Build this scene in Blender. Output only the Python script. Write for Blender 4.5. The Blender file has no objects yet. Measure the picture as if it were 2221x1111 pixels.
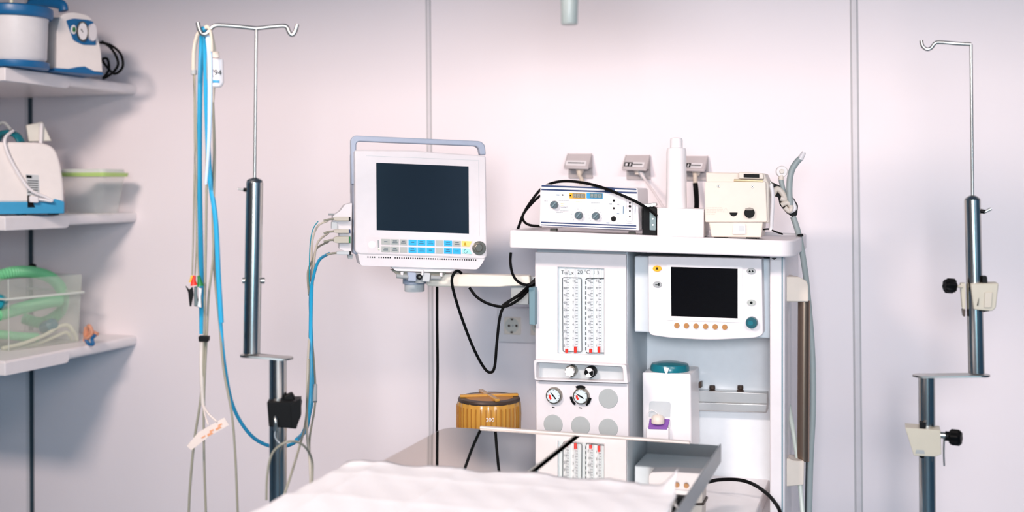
import bpy, bmesh, math, random
from mathutils import Vector, Matrix
random.seed(7)
sc = bpy.context.scene
# ------------------------------------------------------------------ camera
FP, CX, HY, HC = 2500.0, 1110.5, 410.0, 1.45      # focal (px), centre column, horizon row, eye height
TH = math.atan(815/2500)
ST, CT = math.sin(TH), math.cos(TH)
cam = bpy.data.cameras.new('camera'); camo = bpy.data.objects.new('camera', cam)
sc.collection.objects.link(camo); sc.camera = camo
cam.sensor_width = 36; cam.lens = 36*FP/2221
cam.shift_y = -(555.5-HY)/2221
camo.location = (0, 0, HC); camo.rotation_euler = (math.pi/2, 0, TH)
cam.clip_start = .05
cam.dof.use_dof = True; cam.dof.focus_distance = 2.75; cam.dof.aperture_fstop = 2.0
sc.view_settings.view_transform = 'Standard'; sc.view_settings.look = 'None'
sc.view_settings.gamma = 1; sc.view_settings.exposure = 0.0
# ------------------------------------------------------------------ world and lights
w = bpy.data.worlds.new('world'); sc.world = w; w.use_nodes = True
w.node_tree.nodes['Background'].inputs[0].default_value = (.6, .75, .9, 1)
w.node_tree.nodes['Background'].inputs[1].default_value = .3
def area(name, loc, size, power, col, target, spread=180):
    l = bpy.data.lights.new(name, 'AREA'); l.shape = 'RECTANGLE'; l.size, l.size_y = size
    l.energy = power; l.color = col; l.spread = math.radians(spread)
    o = bpy.data.objects.new(name, l); sc.collection.objects.link(o); o.location = loc
    o.rotation_euler = (Vector(target)-Vector(loc)).to_track_quat('-Z', 'Y').to_euler()
    return o
area('ceiling_spot_panel', (-1.5, .35, 2.6), (.6, .3), 51, (1, .82, .74), (-1.9, 3.3, 1.45), 150)
area('ceiling_spot_panel', (.75, .35, 2.6), (1.3, .3), 30, (1, .83, .76), (.5, 3.3, 1.5), 150)
area('ceiling_panel_light', (-.3, -.7, 2.66), (1.1, .55), 3, (.6, .86, 1), (-.3, -.7, 0))
area('front_fill', (.65, -1.3, 1.45), (1.2, 1.2), 18, (.22, .76, 1), (-.1, 3, 1.0))  # cool fill light added on the camera side
area('machine_fill', (.15, -1.1, 1.75), (.7, .5), 9.5, (.93, .91, .94), (-.70, 3.1, .80), 62)  # added front fill for the machine, stands for no real lamp
# ------------------------------------------------------------------ pixel helpers
def ray(u, v):
    a = (u-CX)/FP; b = (HY-v)/FP
    return Vector((-ST+a*CT, CT+a*ST, b))
CAM = Vector((0, 0, HC))
def PY(u, v, Y):
    d = ray(u, v); return CAM + d*(Y/d.y)
def PZ(u, v, Z):
    d = ray(u, v); return CAM + d*((Z-HC)/d.z)
class Fr:
    """upright plane through a point: p(u,v,d) is where a sight line meets it, d metres towards the viewer"""
    def __init__(s, u, v, Y, yaw=0):
        s.o = PY(u, v, Y); y = math.radians(yaw)
        s.ex = Vector((math.cos(y), math.sin(y), 0)); s.n = Vector((-math.sin(y), math.cos(y), 0)); s.ez = Vector((0, 0, 1))
    def p(s, u, v, d=0):
        o = s.o - s.n*d
        if v is None or isinstance(v, tuple):
            r = ray(u, HY); q = CAM + r*((o-CAM).dot(s.n)/r.dot(s.n)); q.z = v[0]; return q
        r = ray(u, v); return CAM + r*((o-CAM).dot(s.n)/r.dot(s.n))
    def px(s, u, v, d=0):                      # metres per pixel near that point
        return (s.p(u, v+10, d)-s.p(u, v, d)).length/10
# ------------------------------------------------------------------ materials
def lin(c):
    return tuple(((x/255)/12.92 if x/255 <= .04045 else ((x/255+.055)/1.055)**2.4) for x in c)
MATS = {}
def mat(name, rgb, rough=.45, metal=0, trans=0, ior=1.45, emit=0, bump=0, scale=40, var=.04, alpha=1, aniso=0, coat=0):
    if name in MATS: return MATS[name]
    m = bpy.data.materials.new(name); m.use_nodes = True; nt = m.node_tree; b = nt.nodes['Principled BSDF']
    c = lin(rgb)
    tc = nt.nodes.new('ShaderNodeTexCoord'); n = nt.nodes.new('ShaderNodeTexNoise'); n.inputs['Scale'].default_value = scale; n.inputs['Detail'].default_value = 3
    nt.links.new(tc.outputs['Object'], n.inputs['Vector'])
    mx = nt.nodes.new('ShaderNodeMix'); mx.data_type = 'RGBA'
    mx.inputs[6].default_value = (*[max(0, x*(1-var)) for x in c], 1); mx.inputs[7].default_value = (*[min(1, x*(1+var)) for x in c], 1)
    nt.links.new(n.outputs['Fac'], mx.inputs[0]); nt.links.new(mx.outputs[2], b.inputs['Base Color'])
    b.inputs['Roughness'].default_value = rough; b.inputs['Metallic'].default_value = metal
    b.inputs['IOR'].default_value = ior; b.inputs['Transmission Weight'].default_value = trans
    b.inputs['Alpha'].default_value = alpha; b.inputs['Coat Weight'].default_value = coat
    if aniso: b.inputs['Anisotropic'].default_value = aniso
    if emit:
        b.inputs['Emission Color'].default_value = (*c, 1); b.inputs['Emission Strength'].default_value = emit
    if bump:
        bp = nt.nodes.new('ShaderNodeBump'); bp.inputs['Strength'].default_value = bump; bp.inputs['Distance'].default_value = .002
        nt.links.new(n.outputs['Fac'], bp.inputs['Height']); nt.links.new(bp.outputs['Normal'], b.inputs['Normal'])
    MATS[name] = m; return m
WALL = mat('wall_paint', (243, 234, 237), .45, scale=3, var=.01)
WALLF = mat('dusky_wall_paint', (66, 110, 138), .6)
JOINT = mat('joint_profile', (222, 216, 219), .4)
JDARK = mat('joint_gap', (188, 186, 188), .6)
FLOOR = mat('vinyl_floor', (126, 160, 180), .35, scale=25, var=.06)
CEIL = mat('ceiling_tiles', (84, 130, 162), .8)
WHITE = mat('white_plastic', (226, 220, 222), .34)
WHITE2 = mat('bright_white_plastic', (236, 231, 232), .32)
CREAM = mat('cream_enamel', (224, 212, 200), .38)
BEIGE = mat('beige_plastic', (190, 184, 168), .45)
BEIGE2 = mat('beige_cable', (196, 188, 174), .5)
GREYC = mat('grey_cable', (146, 143, 128), .5)
LGREY = mat('light_grey_plastic', (196, 200, 202), .45)
MGREY = mat('mid_grey_plastic', (158, 162, 163), .5)
PANEL = mat('panel_grey', (206, 214, 220), .5)
BLUEG = mat('blue_grey_plastic', (168, 178, 196), .4)
BLUEG2 = mat('slate_blue_plastic', (110, 140, 150), .5)
BLACK = mat('black_rubber', (4, 4, 5), .6, ior=1.22)
BLACKP = mat('black_plastic', (6, 6, 7), .5, ior=1.25)
SCREEN = mat('dark_screen', (24, 36, 48), .16, scale=2)
SCREEN2 = mat('black_screen', (3, 4, 8), .25, ior=1.2)
STEEL = mat('polished_steel', (214, 212, 207), .2, 1, scale=12)
STEELB = mat('brushed_steel', (178, 178, 174), .3, 1, scale=30)
MIRROR = mat('table_steel', (236, 232, 225), .03, 1, scale=6, var=.02)
EDGE = mat('table_edge_steel', (150, 158, 160), .3, 1)
ALU = mat('aluminium', (205, 206, 206), .35, .8)
CLOTH = mat('absorbent_sheet', (230, 227, 228), .95, bump=.3, scale=60, var=.01)
BLUEK = mat('blue_key', (40, 178, 235), .5); GREYK = mat('grey_key', (176, 180, 176), .5)
YELK = mat('yellow_key', (248, 214, 120), .5); CYANK = mat('mint_key', (165, 232, 230), .5)
INK = mat('print_ink', (22, 28, 30), .7, ior=1.2); NAVY = mat('navy_stripe', (14, 48, 96), .45)
TEAL = mat('teal_plastic', (14, 108, 122), .25); TEALD = mat('dark_teal', (10, 84, 96), .3)
CYAN = mat('cyan_cable', (40, 156, 200), .35); CYAN2 = mat('teal_cable', (20, 150, 170), .35)
CYAN3 = mat('cable_highlight', (190, 215, 240), .4)  # colour of the highlight along the cyan cable
BLUEP = mat('blue_plastic', (28, 100, 152), .35); BLUEP2 = mat('sky_blue_plastic', (58, 152, 196), .4)
ORG = mat('amber_display', (246, 172, 30), .4); SKY = mat('blue_display', (40, 150, 205), .4)
LCD = mat('lcd_grey', (120, 118, 104), .3); LCD2 = mat('lcd_digit', (165, 165, 155), .4)
KNOB = mat('slate_knob', (78, 98, 106), .4)
COPPER = mat('copper_button', (176, 122, 66), .5)
RED = mat('red_plastic', (226, 40, 24), .4); GREEN = mat('green_plastic', (10, 110, 52), .4); YEL = mat('yellow_plastic', (210, 170, 40), .4)
AMBER = mat('amber_canister', (214, 158, 70), .22, trans=.25, coat=.4); AMBD = mat('amber_ribs', (168, 112, 42), .3)
BROWN = mat('dark_brown', (70, 56, 48), .4, .3)
PURPLE = mat('purple_plastic', (128, 82, 160), .45)
KEYGRY = mat('knob_metal', (140, 136, 126), .3, .9)
PUMPW = mat('pump_housing', (236, 228, 224), .4)
LIME = mat('lime_lid', (190, 222, 130), .4, alpha=.85)
GLASS = mat('flow_window', (225, 235, 240), .05, trans=1, ior=1.2)
CLEAR = mat('clear_plastic', (235, 242, 240), .3, trans=.55, ior=1.05, alpha=.35)
TUB = mat('frosted_tub', (222, 228, 218), .4, alpha=.2)
TUBE_E = mat('frosted_edge', (230, 236, 228), .4, alpha=.75)
JAR = mat('milky_jar', (226, 224, 226), .35, alpha=.96)
HOSE = mat('green_hose', (130, 214, 160), .4, alpha=.93)
HOSEB = mat('ivory_tubing', (232, 230, 205), .4)
GREYH = mat('grey_hose', (158, 168, 168), .45)
PAPER = mat('paper_tag', (216, 202, 194), .8); PAPERS = mat('tag_print', (214, 150, 110), .8)
BROWNC = mat('bronze_tube', (150, 128, 112), .3, .85)
ORGP = mat('orange_peach', (214, 150, 120), .4)
LAMPG = mat('lamp_handle', (158, 168, 166), .3, alpha=.9)
DOORM = mat('door_laminate', (52, 64, 74), .5); PANELEM = mat('light_diffuser', (255, 247, 246), .5, emit=3)
SKYGL = mat('window_glass', (190, 215, 240), .2, emit=.8)
# ------------------------------------------------------------------ mesh builder
def rnd(pts, r, n=4):
    """round the corners of a 2-D outline, r one number or one per corner"""
    out = []; N = len(pts)
    for i, p in enumerate(pts):
        rr = r[i] if isinstance(r, (list, tuple)) else r
        p = Vector(p[:2]); a = Vector(pts[i-1][:2])-p; b = Vector(pts[(i+1) % N][:2])-p
        if rr <= 0: out.append(tuple(p)); continue
        k = min(rr, a.length*.49, b.length*.49); A = p+a.normalized()*k; B = p+b.normalized()*k
        for j in range(n+1):
            t = j/n; q = A*(1-t)**2 + p*2*t*(1-t) + B*t*t; out.append(tuple(q))
    return out
def catmull(P, n=8):
    P = [Vector(p) for p in P]; out = []
    for i in range(len(P)-1):
        p0 = P[max(i-1, 0)]; p1 = P[i]; p2 = P[i+1]; p3 = P[min(i+2, len(P)-1)]
        for j in range(n):
            t = j/n
            out.append(.5*((2*p1)+(p2-p0)*t+(2*p0-5*p1+4*p2-p3)*t*t+(3*p1-p0-3*p2+p3)*t**3))
    out.append(P[-1]); return out
class M:
    def __init__(s): s.bm = bmesh.new()
    def loop(s, pts): return [s.bm.verts.new(p) for p in pts]
    def face(s, vs):
        try: return s.bm.faces.new(vs)
        except ValueError: return None
    def prism(s, pts, vec):
        vec = Vector(vec); a = s.loop(pts); b = s.loop([Vector(p)+vec for p in pts]); n = len(a)
        s.face(a); s.face(b[::-1])
        for i in range(n): s.face([a[i], b[i], b[(i+1) % n], a[(i+1) % n]])
        return s
    def loft(s, loops, cap=True):
        L = [s.loop(l) for l in loops]; n = len(L[0])
        for k in range(len(L)-1):
            for i in range(n): s.face([L[k][i], L[k+1][i], L[k+1][(i+1) % n], L[k][(i+1) % n]])
        if cap: s.face(L[0]); s.face(L[-1][::-1])
        return s
    def poly(s, fr, pts, d, depth, r=0):
        """outline traced on a plane, d in front of it, given its own thickness"""
        if r: pts = rnd(pts, r)
        return s.prism([fr.p(u, v, d) for u, v in pts], fr.n*depth)
    def ring(s, fr, outer, inner, d, depth):
        A = [fr.p(u, v, d) for u, v in outer]; B = [fr.p(u, v, d) for u, v in inner]; n = len(A); k = fr.n*depth
        a = s.loop(A); b = s.loop(B); c = s.loop([x+k for x in A]); e = s.loop([x+k for x in B])
        for i in range(n):
            j = (i+1) % n
            s.face([a[i], a[j], b[j], b[i]]); s.face([c[j], c[i], e[i], e[j]]); s.face([a[j], a[i], c[i], c[j]]); s.face([b[i], b[j], e[j], e[i]])
        return s
    def box(s, x0, x1, y0, y1, z0, z1):
        return s.prism([(x0, y0, z0), (x1, y0, z0), (x1, y0, z1), (x0, y0, z1)], (0, y1-y0, 0))
    def disc(s, fr, u, v, r, d, depth, n=28, ry=None, r2=None):
        """round plate seen face on; r in pixels"""
        c = fr.p(u, v, d); k = fr.px(u, v, d); R = r*k; RY = (ry or r)*k; q = (r2/r if r2 else 1)
        f = lambda m, o: [c+o+fr.ex*(R*m*math.cos(2*math.pi*i/n))+fr.ez*(RY*m*math.sin(2*math.pi*i/n)) for i in range(n)]
        return s.loft([f(q, Vector()), f(1, fr.n*depth)])
    def tube(s, pts, r, seg=10, smooth=True, n=8, cap=True, flat=None):
        P = catmull(pts, n) if smooth and len(pts) > 2 else [Vector(p) for p in pts]
        L = []; up = None; N = len(P)
        for i, p in enumerate(P):
            t = (P[min(i+1, N-1)]-P[max(i-1, 0)]).normalized()
            if up is None: up = Vector((0, 0, 1)) if abs(t.z) < .9 else Vector((0, 1, 0))
            up = (up-t*up.dot(t)).normalized(); sd = t.cross(up)
            R = r(i/(N-1)) if callable(r) else r
            L.append([p+(up*math.cos(2*math.pi*k/seg)*(flat or 1)+sd*math.sin(2*math.pi*k/seg))*R for k in range(seg)])
        return s.loft(L, cap)
    def lathe(s, c, prof, seg=36, axis=None, sx=1):
        """prof: (radius, height) pairs about a vertical (or given) axis"""
        c = Vector(c); az = Vector(axis).normalized() if axis else Vector((0, 0, 1))
        ax = az.orthogonal().normalized() if axis else Vector((1, 0, 0)); ay = az.cross(ax)
        return s.loft([[c+az*h+(ax*math.cos(2*math.pi*k/seg)+ay*math.sin(2*math.pi*k/seg))*r for k in range(seg)] for r, h in prof])
    def text(s, string, o, ex, ez, size, t=.0006):
        cu = bpy.data.curves.new('t', 'FONT'); cu.body = string; cu.size = size; cu.resolution_u = 3
        ob = bpy.data.objects.new('t', cu); sc.collection.objects.link(ob)
        dg = bpy.context.evaluated_depsgraph_get(); me = bpy.data.meshes.new_from_object(ob.evaluated_get(dg))
        base = {}; nrm = ex.cross(ez)
        for v in me.vertices: base[v.index] = s.bm.verts.new(o+ex*v.co.x+ez*v.co.y)
        for p in me.polygons:
            s.face([base[i] for i in p.vertices])
        bpy.data.objects.remove(ob); bpy.data.curves.remove(cu); bpy.data.meshes.remove(me)
        return s
    def obj(s, name, m, parent=None, bevel=0, seg=2, smooth=True, mats=None):
        bm = s.bm; bmesh.ops.recalc_face_normals(bm, faces=bm.faces)
        vs = [v.co for v in bm.verts]
        lo = Vector([min(c[i] for c in vs) for i in range(3)]); hi = Vector([max(c[i] for c in vs) for i in range(3)])
        o0 = (lo+hi)/2; o0.z = lo.z
        me = bpy.data.meshes.new(name); bmesh.ops.translate(bm, verts=bm.verts, vec=-o0); bm.to_mesh(me); bm.free()
        me.materials.append(m)
        o = bpy.data.objects.new(name, me); sc.collection.objects.link(o)
        if parent: o.parent = parent; o.location = o0 - wloc(parent)
        else: o.location = o0
        if smooth:
            for p in me.polygons: p.use_smooth = True
            me.set_sharp_from_angle(angle=math.radians(38))
        if bevel:
            b = o.modifiers.new('bevel', 'BEVEL'); b.width = bevel; b.segments = seg; b.limit_method = 'ANGLE'; b.angle_limit = math.radians(40)
        return o
def wloc(o):
    v = Vector(o.location)
    while o.parent: o = o.parent; v += Vector(o.location)
    return v
def tag(o, label, cat, group=None):
    o['label'] = label; o['category'] = cat
    if group: o['group'] = group
    return o
def thing(name, label, cat, loc, group=None):
    o = bpy.data.objects.new(name, None); sc.collection.objects.link(o); o.location = loc; o.empty_display_size = .05
    return tag(o, label, cat, group)
def struct(name, m, mt, **k):
    o = m.obj(name, mt, **k); o['kind'] = 'structure'; return o
def copy_tree(o, parent=None, off=(0, 0, 0)):
    c = o.copy(); sc.collection.objects.link(c)
    if parent: c.parent = parent
    else: c.location = Vector(o.location)+Vector(off)
    for ch in list(o.children): copy_tree(ch, c)
    return c
# ------------------------------------------------------------------ room
WY = 3.3; XL, XR, YF, HT = -3.9, 2.4, -1.4, 2.7
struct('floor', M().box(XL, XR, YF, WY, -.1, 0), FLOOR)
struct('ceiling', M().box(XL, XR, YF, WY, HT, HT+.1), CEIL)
struct('wall_back', M().box(XL-.1, XR+.1, WY, WY+.1, 0, HT), WALL)
struct('trim_4', M().box(XL, XR, 1.28, 1.34, 2.40, HT), CEIL)  # unseen beam added to shade the top of the back wall
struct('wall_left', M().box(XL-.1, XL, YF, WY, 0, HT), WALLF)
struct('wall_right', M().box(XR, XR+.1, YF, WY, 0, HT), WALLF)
struct('wall_front', M().box(XL-.1, XR+.1, YF-.1, YF, 0, HT), mat('grey_wall_paint', (138, 150, 156), .6))
def joint(n, ut, ub, w):
    a = PY(ut, 0, WY); b = PY(ub, 1111, WY)
    k = (a.x-b.x)/(a.z-b.z); xt = a.x+k*(HT-a.z); xb = b.x-k*b.z
    W = w
    m = M(); m.prism([(xb, WY-.004, 0), (xb+W, WY-.004, 0), (xt+W, WY-.004, HT), (xt, WY-.004, HT)], (0, .004, 0))
    o = struct('trim_%d' % n, m, JOINT, bevel=.0015)
    for s in (0, 1):
        x0 = -.004 if s == 0 else W; m = M()
        m.prism([(xb+x0, WY-.0015, 0), (xb+x0+.004, WY-.0015, 0), (xt+x0+.004, WY-.0015, HT), (xt+x0, WY-.0015, HT)], (0, .0015, 0))
        m.obj('seam', JDARK, o)
    if n == 1:
        m = M(); m.prism([(xb+.012, WY-.006, 0), (xb+.027, WY-.006, 0), (xt+.027, WY-.006, HT), (xt+.012, WY-.006, HT)], (0, .005, 0)); m.obj('shade_strip', mat('joint_shade', (50, 66, 76), .6), o)  # shade beside the left joint profile put in as a dark strip
joint(1, 56, 61, .022); joint(2, 926, 935, .009); joint(3, 1846, 1857, .014)
# unseen side of the room: doors, cupboard front and window that the steel mirrors
def door(n, x0, x1, y, z1, m):
    t = M().box(x0, x1, y, y+.04, 0, z1); o = struct('door_%d' % n, t, m, bevel=.004)
    M().tube([(x0+.12, y+.04, 1.0), (x0+.12, y+.09, 1.0), (x0+.25, y+.09, 1.0)], .009, smooth=False).obj('door_handle', STEELB, o)
door(1, -2.6, -1.6, YF, 2.1, DOORM); door(2, 1.45, 2.3, YF, 2.1, DOORM)
t = M().box(XR-.04, XR, -1.2, .4, 1.1, 2.3); wo = struct('window_1', t, SKYGL)
m = M()
for y in (-1.24, -.42, .4): m.box(XR-.06, XR, y, y+.05, 1.05, 2.35)
for z in (1.05, 2.3): m.box(XR-.06, XR, -1.24, .45, z, z+.05)
m.obj('window_frame', WHITE2, wo)
wo = struct('fill_window', M().box(0, 1.3, YF, YF+.03, .85, 2.15), SKYGL)  # unseen glowing pane added to go with the front fill
m = M()
for x in (-.05, .63, 1.27): m.box(x, x+.05, YF, YF+.05, .8, 2.2)
for z in (.8, 2.15): m.box(-.05, 1.32, YF, YF+.05, z, z+.05)
m.obj('window_frame', WHITE2, wo)
for x, y, wx, wy in ((-1.35, 1.15, .6, .6), (.75, 1.15, .6, .6), (-.3, -.7, 1.2, .6)):
    g = 'recessed ceiling light panels'
    t = thing('ceiling_light', 'square recessed ceiling light panel above the %s' % ('left shelves' if x < -1 else 'right stand' if x > 0 else 'room entrance'), 'ceiling light', (x, y, HT-.02), g)
    M().box(x-wx/2-.02, x+wx/2+.02, y-wy/2-.02, y+wy/2+.02, HT-.012, HT).obj('frame', WHITE2, t)
    M().box(x-wx/2, x+wx/2, y-wy/2, y+wy/2, HT-.016, HT-.012).obj('diffuser', PANELEM, t)
# ------------------------------------------------------------------ shelves on the left
SX = -2.404
def shelf(zb, label):
    t = thing('wall_shelf', label, 'shelf', (-2.95, 3.0, zb), 'white wall shelves at the left')
    h = .034
    m = M(); pr = rnd([(SX-.9, zb), (SX, zb), (SX, zb+h), (SX-.9, zb+h)], [0, .016, .012, 0], 6)
    m.prism([(x, 2.69, z) for x, z in pr], (0, WY-2.69, 0)); m.obj('board', WHITE2, t, bevel=.003)
    m = M(); pr = rnd([(2.686, zb-.008), (2.96, zb-.008), (2.96, zb+h-.004), (2.686, zb+h-.004)], [.004, .03, .01, .004], 6)
    m.prism([(SX-.03, y, z) for y, z in pr], (.033, 0, 0)); m.obj('bracket_cap', WHITE2, t, bevel=.002)
    m = M(); m.prism([(SX-.6, 2.75, zb-.004), (SX-.6, WY, zb-.004), (SX-.6, WY, zb-.08)], (.02, 0, 0)); m.obj('bracket', WHITE, t)
    return zb+h
Z1 = shelf(1.768, 'topmost white wall shelf, under the blue and cream suction pump')
Z2 = shelf(1.338, 'middle white wall shelf, under the white pump and lime-lidded box')
Z3 = shelf(.922, 'lowest white wall shelf, under the frosted tub of green hoses')
# --- upper suction pump
f = Fr(170, 100, 2.93, 68)
t = thing('suction_pump', 'cream and blue suction pump with round gauge on the top shelf', 'suction pump', f.p(110, (Z1,), -.1))
b = rnd([(123, 150), (124, 60), (133, 30), (160, 26), (196, 34), (208, 60), (219, 110), (223, 156)], [0, 12, 12, 10, 14, 20, 10, 2])
M().poly(f, b, .0, .16).obj('housing', PUMPW, t, bevel=.008, seg=3)
z = Z1+.026
m = M(); m.prism([f.p(118, (Z1,), .006), f.p(225, (Z1,), .006), f.p(225, 158, .006), f.p(205, 154, .006), f.p(185, 144, .006), f.p(170, 145, .006), f.p(150, 149, .006), f.p(118, 147, .006)], f.n*.18)
m.obj('base', BLUEP, t, bevel=.003)
M().poly(f, rnd([(144, 44), (160, 40), (190, 43), (202, 46), (209, 98), (180, 97), (160, 88)], 4), .003, .004).obj('control_panel', BLUEP, t)
g = M().disc(f, 180, 68, 13, .010, .010, ry=22).obj('gauge', KEYGRY, t)
M().disc(f, 180, 68, 10.5, .0115, .002, ry=18.5).obj('gauge_face', WHITE2, g)
M().tube([f.p(180, 70, .013), f.p(176, 63, .013)], .0012, smooth=False).obj('needle', INK, g)
M().disc(f, 202, 70, 9, .014, .012, ry=19).obj('regulator_knob', WHITE, t)
M().disc(f, 160, 64, 6, .006, .004, ry=10).obj('power_button', WHITE2, t)
M().disc(f, 161, 64, 3.2, .008, .004, ry=6).obj('button_lamp', GREEN, t)
fj = Fr(50, 100, 2.72, 30)
c = fj.p(40, (Z1,)); c.x -= .05; c.y -= .01; k = fj.px(40, 90)
m = M(); m.lathe((c.x, c.y+.06, Z1+.02), [(.075, 0), (.083, .01), (.086, .115), (.088, .127)]); m.obj('collection_jar', JAR, t)
m = M(); m.lathe((c.x, c.y+.06, Z1), [(.088, 0), (.09, .004), (.09, .018), (.085, .02)]); m.obj('jar_base', BLUEP, t)
m = M(); m.lathe((c.x, c.y+.06, Z1+.147), [(.096, 0), (.099, .004), (.101, .014), (.1, .03), (.09, .034), (.03, .036)]); m.obj('jar_lid', BLUEP, t, bevel=.002)
M().tube([PY(26, 22, 2.78), PY(24, -12, 2.78)], .006, smooth=False).obj('hose_nozzle', HOSEB, t)
M().tube([PY(63, 24, 2.95), PY(66, 12, 2.95), PY(80, 5, 2.95), PY(110, 5, 2.95), PY(134, 11, 2.95), PY(138, 24, 2.95)], .016, seg=12, flat=.7).obj('carry_handle', BLUEP, t)
# power cord coil
(M().tube([PY(216, 92, 3.02), PY(240, 98, 3.05), PY(262, 118, 3.06), PY(266, 145, 3.06), PY(250, 160, 3.07), PY(236, 150, 3.1), PY(222, 130, 3.1), PY(233, 128, 3.12), PY(236, 152, 3.12), PY(224, 170, 3.1), PY(244, 158, 3.08), PY(256, 140, 3.05), PY(250, 118, 3.04), PY(236, 100, 3.03), PY(220, 90, 3.02)], .0042).obj('power_cord', BLACK, t))
# --- second pump (middle shelf)
f = Fr(70, 400, 2.8, 52)
t = thing('suction_pump', 'white suction pump with light blue base on the middle shelf', 'suction pump', f.p(60, (Z2,), -.08))
b = rnd([(-60, 440), (-60, 316), (-20, 308), (88, 309), (118, 318), (131, 350), (138, 400), (140, 440)], [0, 10, 10, 30, 18, 20, 8, 0])
M().poly(f, b, 0, .17).obj('housing', PUMPW, t, bevel=.008, seg=3)
m = M(); m.prism([f.p(-60, (Z2+.004,), .004), f.p(140, (Z2+.004,), .004), f.p(140, 437, .004), f.p(118, 431, .004), f.p(112, 438, .004), f.p(-60, 438, .004)], f.n*.18); m.obj('base', BLUEP2, t, bevel=.003)
for u in (-40, 54, 124): M().prism([f.p(u-4, (Z2,), 0), f.p(u+4, (Z2,), 0), f.p(u+4, (Z2+.004,), 0), f.p(u-4, (Z2+.004,), 0)], f.n*.1).obj('rubber_foot', BLACK, t)
st = M().poly(f, [(56, 378), (84, 380), (86, 421), (59, 424)], .0015, .002).obj('rating_label', LGREY, t)
m = M(); m.poly(f, [(57, 380), (69, 381), (69, 387), (57, 386)], .0025, .001)
for i in range(6): m.poly(f, [(60, 391+i*5), (83, 392+i*5), (83, 393.6+i*5), (60, 392.6+i*5)], .0025, .001)
m.obj('label_print', INK, st)
M().poly(f, [(60, 424), (66, 424), (76, 450), (60, 450)], .006, .006).obj('socket', BLACKP, t)
M().poly(f, rnd([(65, 425), (84, 427), (84, 440), (65, 439)], 3), .022, .02).obj('plug', WHITE2, t, bevel=.002)
M().tube([f.p(84, 432, .014), f.p(112, 436, .02), f.p(100, 428, .02), f.p(64, 410, .02), f.p(30, 360, .016), f.p(12, 320, .012), f.p(12, 298, .0), f.p(28, 284, -.04)], .0045).obj('plug_cable', WHITE2, t)
M().tube([PY(-10, 308, 2.9), PY(2, 292, 2.9), PY(20, 288, 2.9), PY(38, 296, 2.9), PY(46, 310, 2.9)], .016, seg=12, flat=.6).obj('carry_handle', TEAL, t)
M().tube([PY(-8, 276, 2.86), PY(8, 266, 2.86), PY(24, 282, 2.86)], .005, n=4).obj('hose_clip', MGREY, t)
# glassy scoop behind
f2 = Fr(85, 290, 3.02, 35)
t = thing('plastic_cup', 'translucent cream plastic beaker lying tilted on the middle pump', 'cup', f2.p(85, 312))
M().loft([[f2.p(u, v, d) for u, v, d in ((56, 272, .03), (92, 264, .03), (92, 264, -.03), (56, 272, -.03))], [f2.p(u, v, d) for u, v, d in ((62, 308, .03), (112, 306, .03), (112, 306, -.03), (62, 308, -.03))]]).obj('cup_body', mat('cream_translucent', (228, 226, 216), .4, alpha=.8), t, bevel=.003)
M().tube([f2.p(90, 268, .04), f2.p(88, 312, .04)], .006, smooth=False).obj('cup_stem', WHITE2, t)
# lime lidded container
f3 = Fr(185, 400, 3.08, 20)
c = f3.p(178, (Z2,)); k = f3.px(178, 400)
t = thing('storage_box', 'clear plastic box with lime lid on the middle shelf', 'box', c)
m = M(); W0, W1, D = .066, .086, .055
c = Vector((c.x+.0, 3.13, Z2))
def rect(w, d, z, r=.02): return [(c.x+x, c.y+y, z) for x, y in rnd([(-w, -d), (w, -d), (w, d), (-w, d)], r)]
m.loft([rect(W0, .05, Z2), rect(W1, .06, Z2+.125)]); m.obj('box_body', CLEAR, t)
M().loft([rect(W1+.006, .066, Z2+.118), rect(W1+.008, .068, Z2+.130)]).obj('lid_rim', LIME, t)
M().loft([rect(W1, .06, Z2+.130), rect(W1-.004, .058, Z2+.142)]).obj('lid', mat('clear_lid', (226, 232, 226), .4, alpha=.7), t)
# --- tub with green hoses
ft = Fr(90, 690, 2.97, 76)
t = thing('storage_tub', 'frosted plastic tub with rim on the lowest shelf', 'tub', ft.p(60, (Z3,), -.1))
L = ft.n*.28
A = [ft.p(19, (Z3+.001,)), ft.p(170, (Z3+.001,)), ft.p(178, 596), ft.p(18, 606)]
def wallp(P, Q, R, S, th, mt=TUB, nm='wall'):
    m = M(); nn = (Q-P).cross(S-P).normalized()*th; m.prism([P, Q, R, S], nn); return m.obj(nm, mt, t)
m = M()
A2 = [p+L for p in A]; inn = ft.n*.0025
m.prism(A, inn); m.prism([A[0], A[0]+L, A[3]+L, A[3]], ft.ex*.0025); m.prism([A[1], A[1]+L, A[2]+L, A[2]], -ft.ex*.0025); m.prism([p+L for p in A], -inn); m.prism([A[0], A[1], A[1]+L, A[0]+L], (0, 0, .003))
m.obj('tub_body', TUB, t)
a = ft.p(12, 650, .012); b_ = ft.p(181, 634, .012)
m = M(); m.tube([a+L*1.02, a, b_, b_+L*1.02], .0035, smooth=False, seg=8); m.obj('rim', TUBE_E, t)
M().tube([A[0], A[3]], .0014, smooth=False, seg=6).obj('corner_edge', TUBE_E, t)
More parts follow.
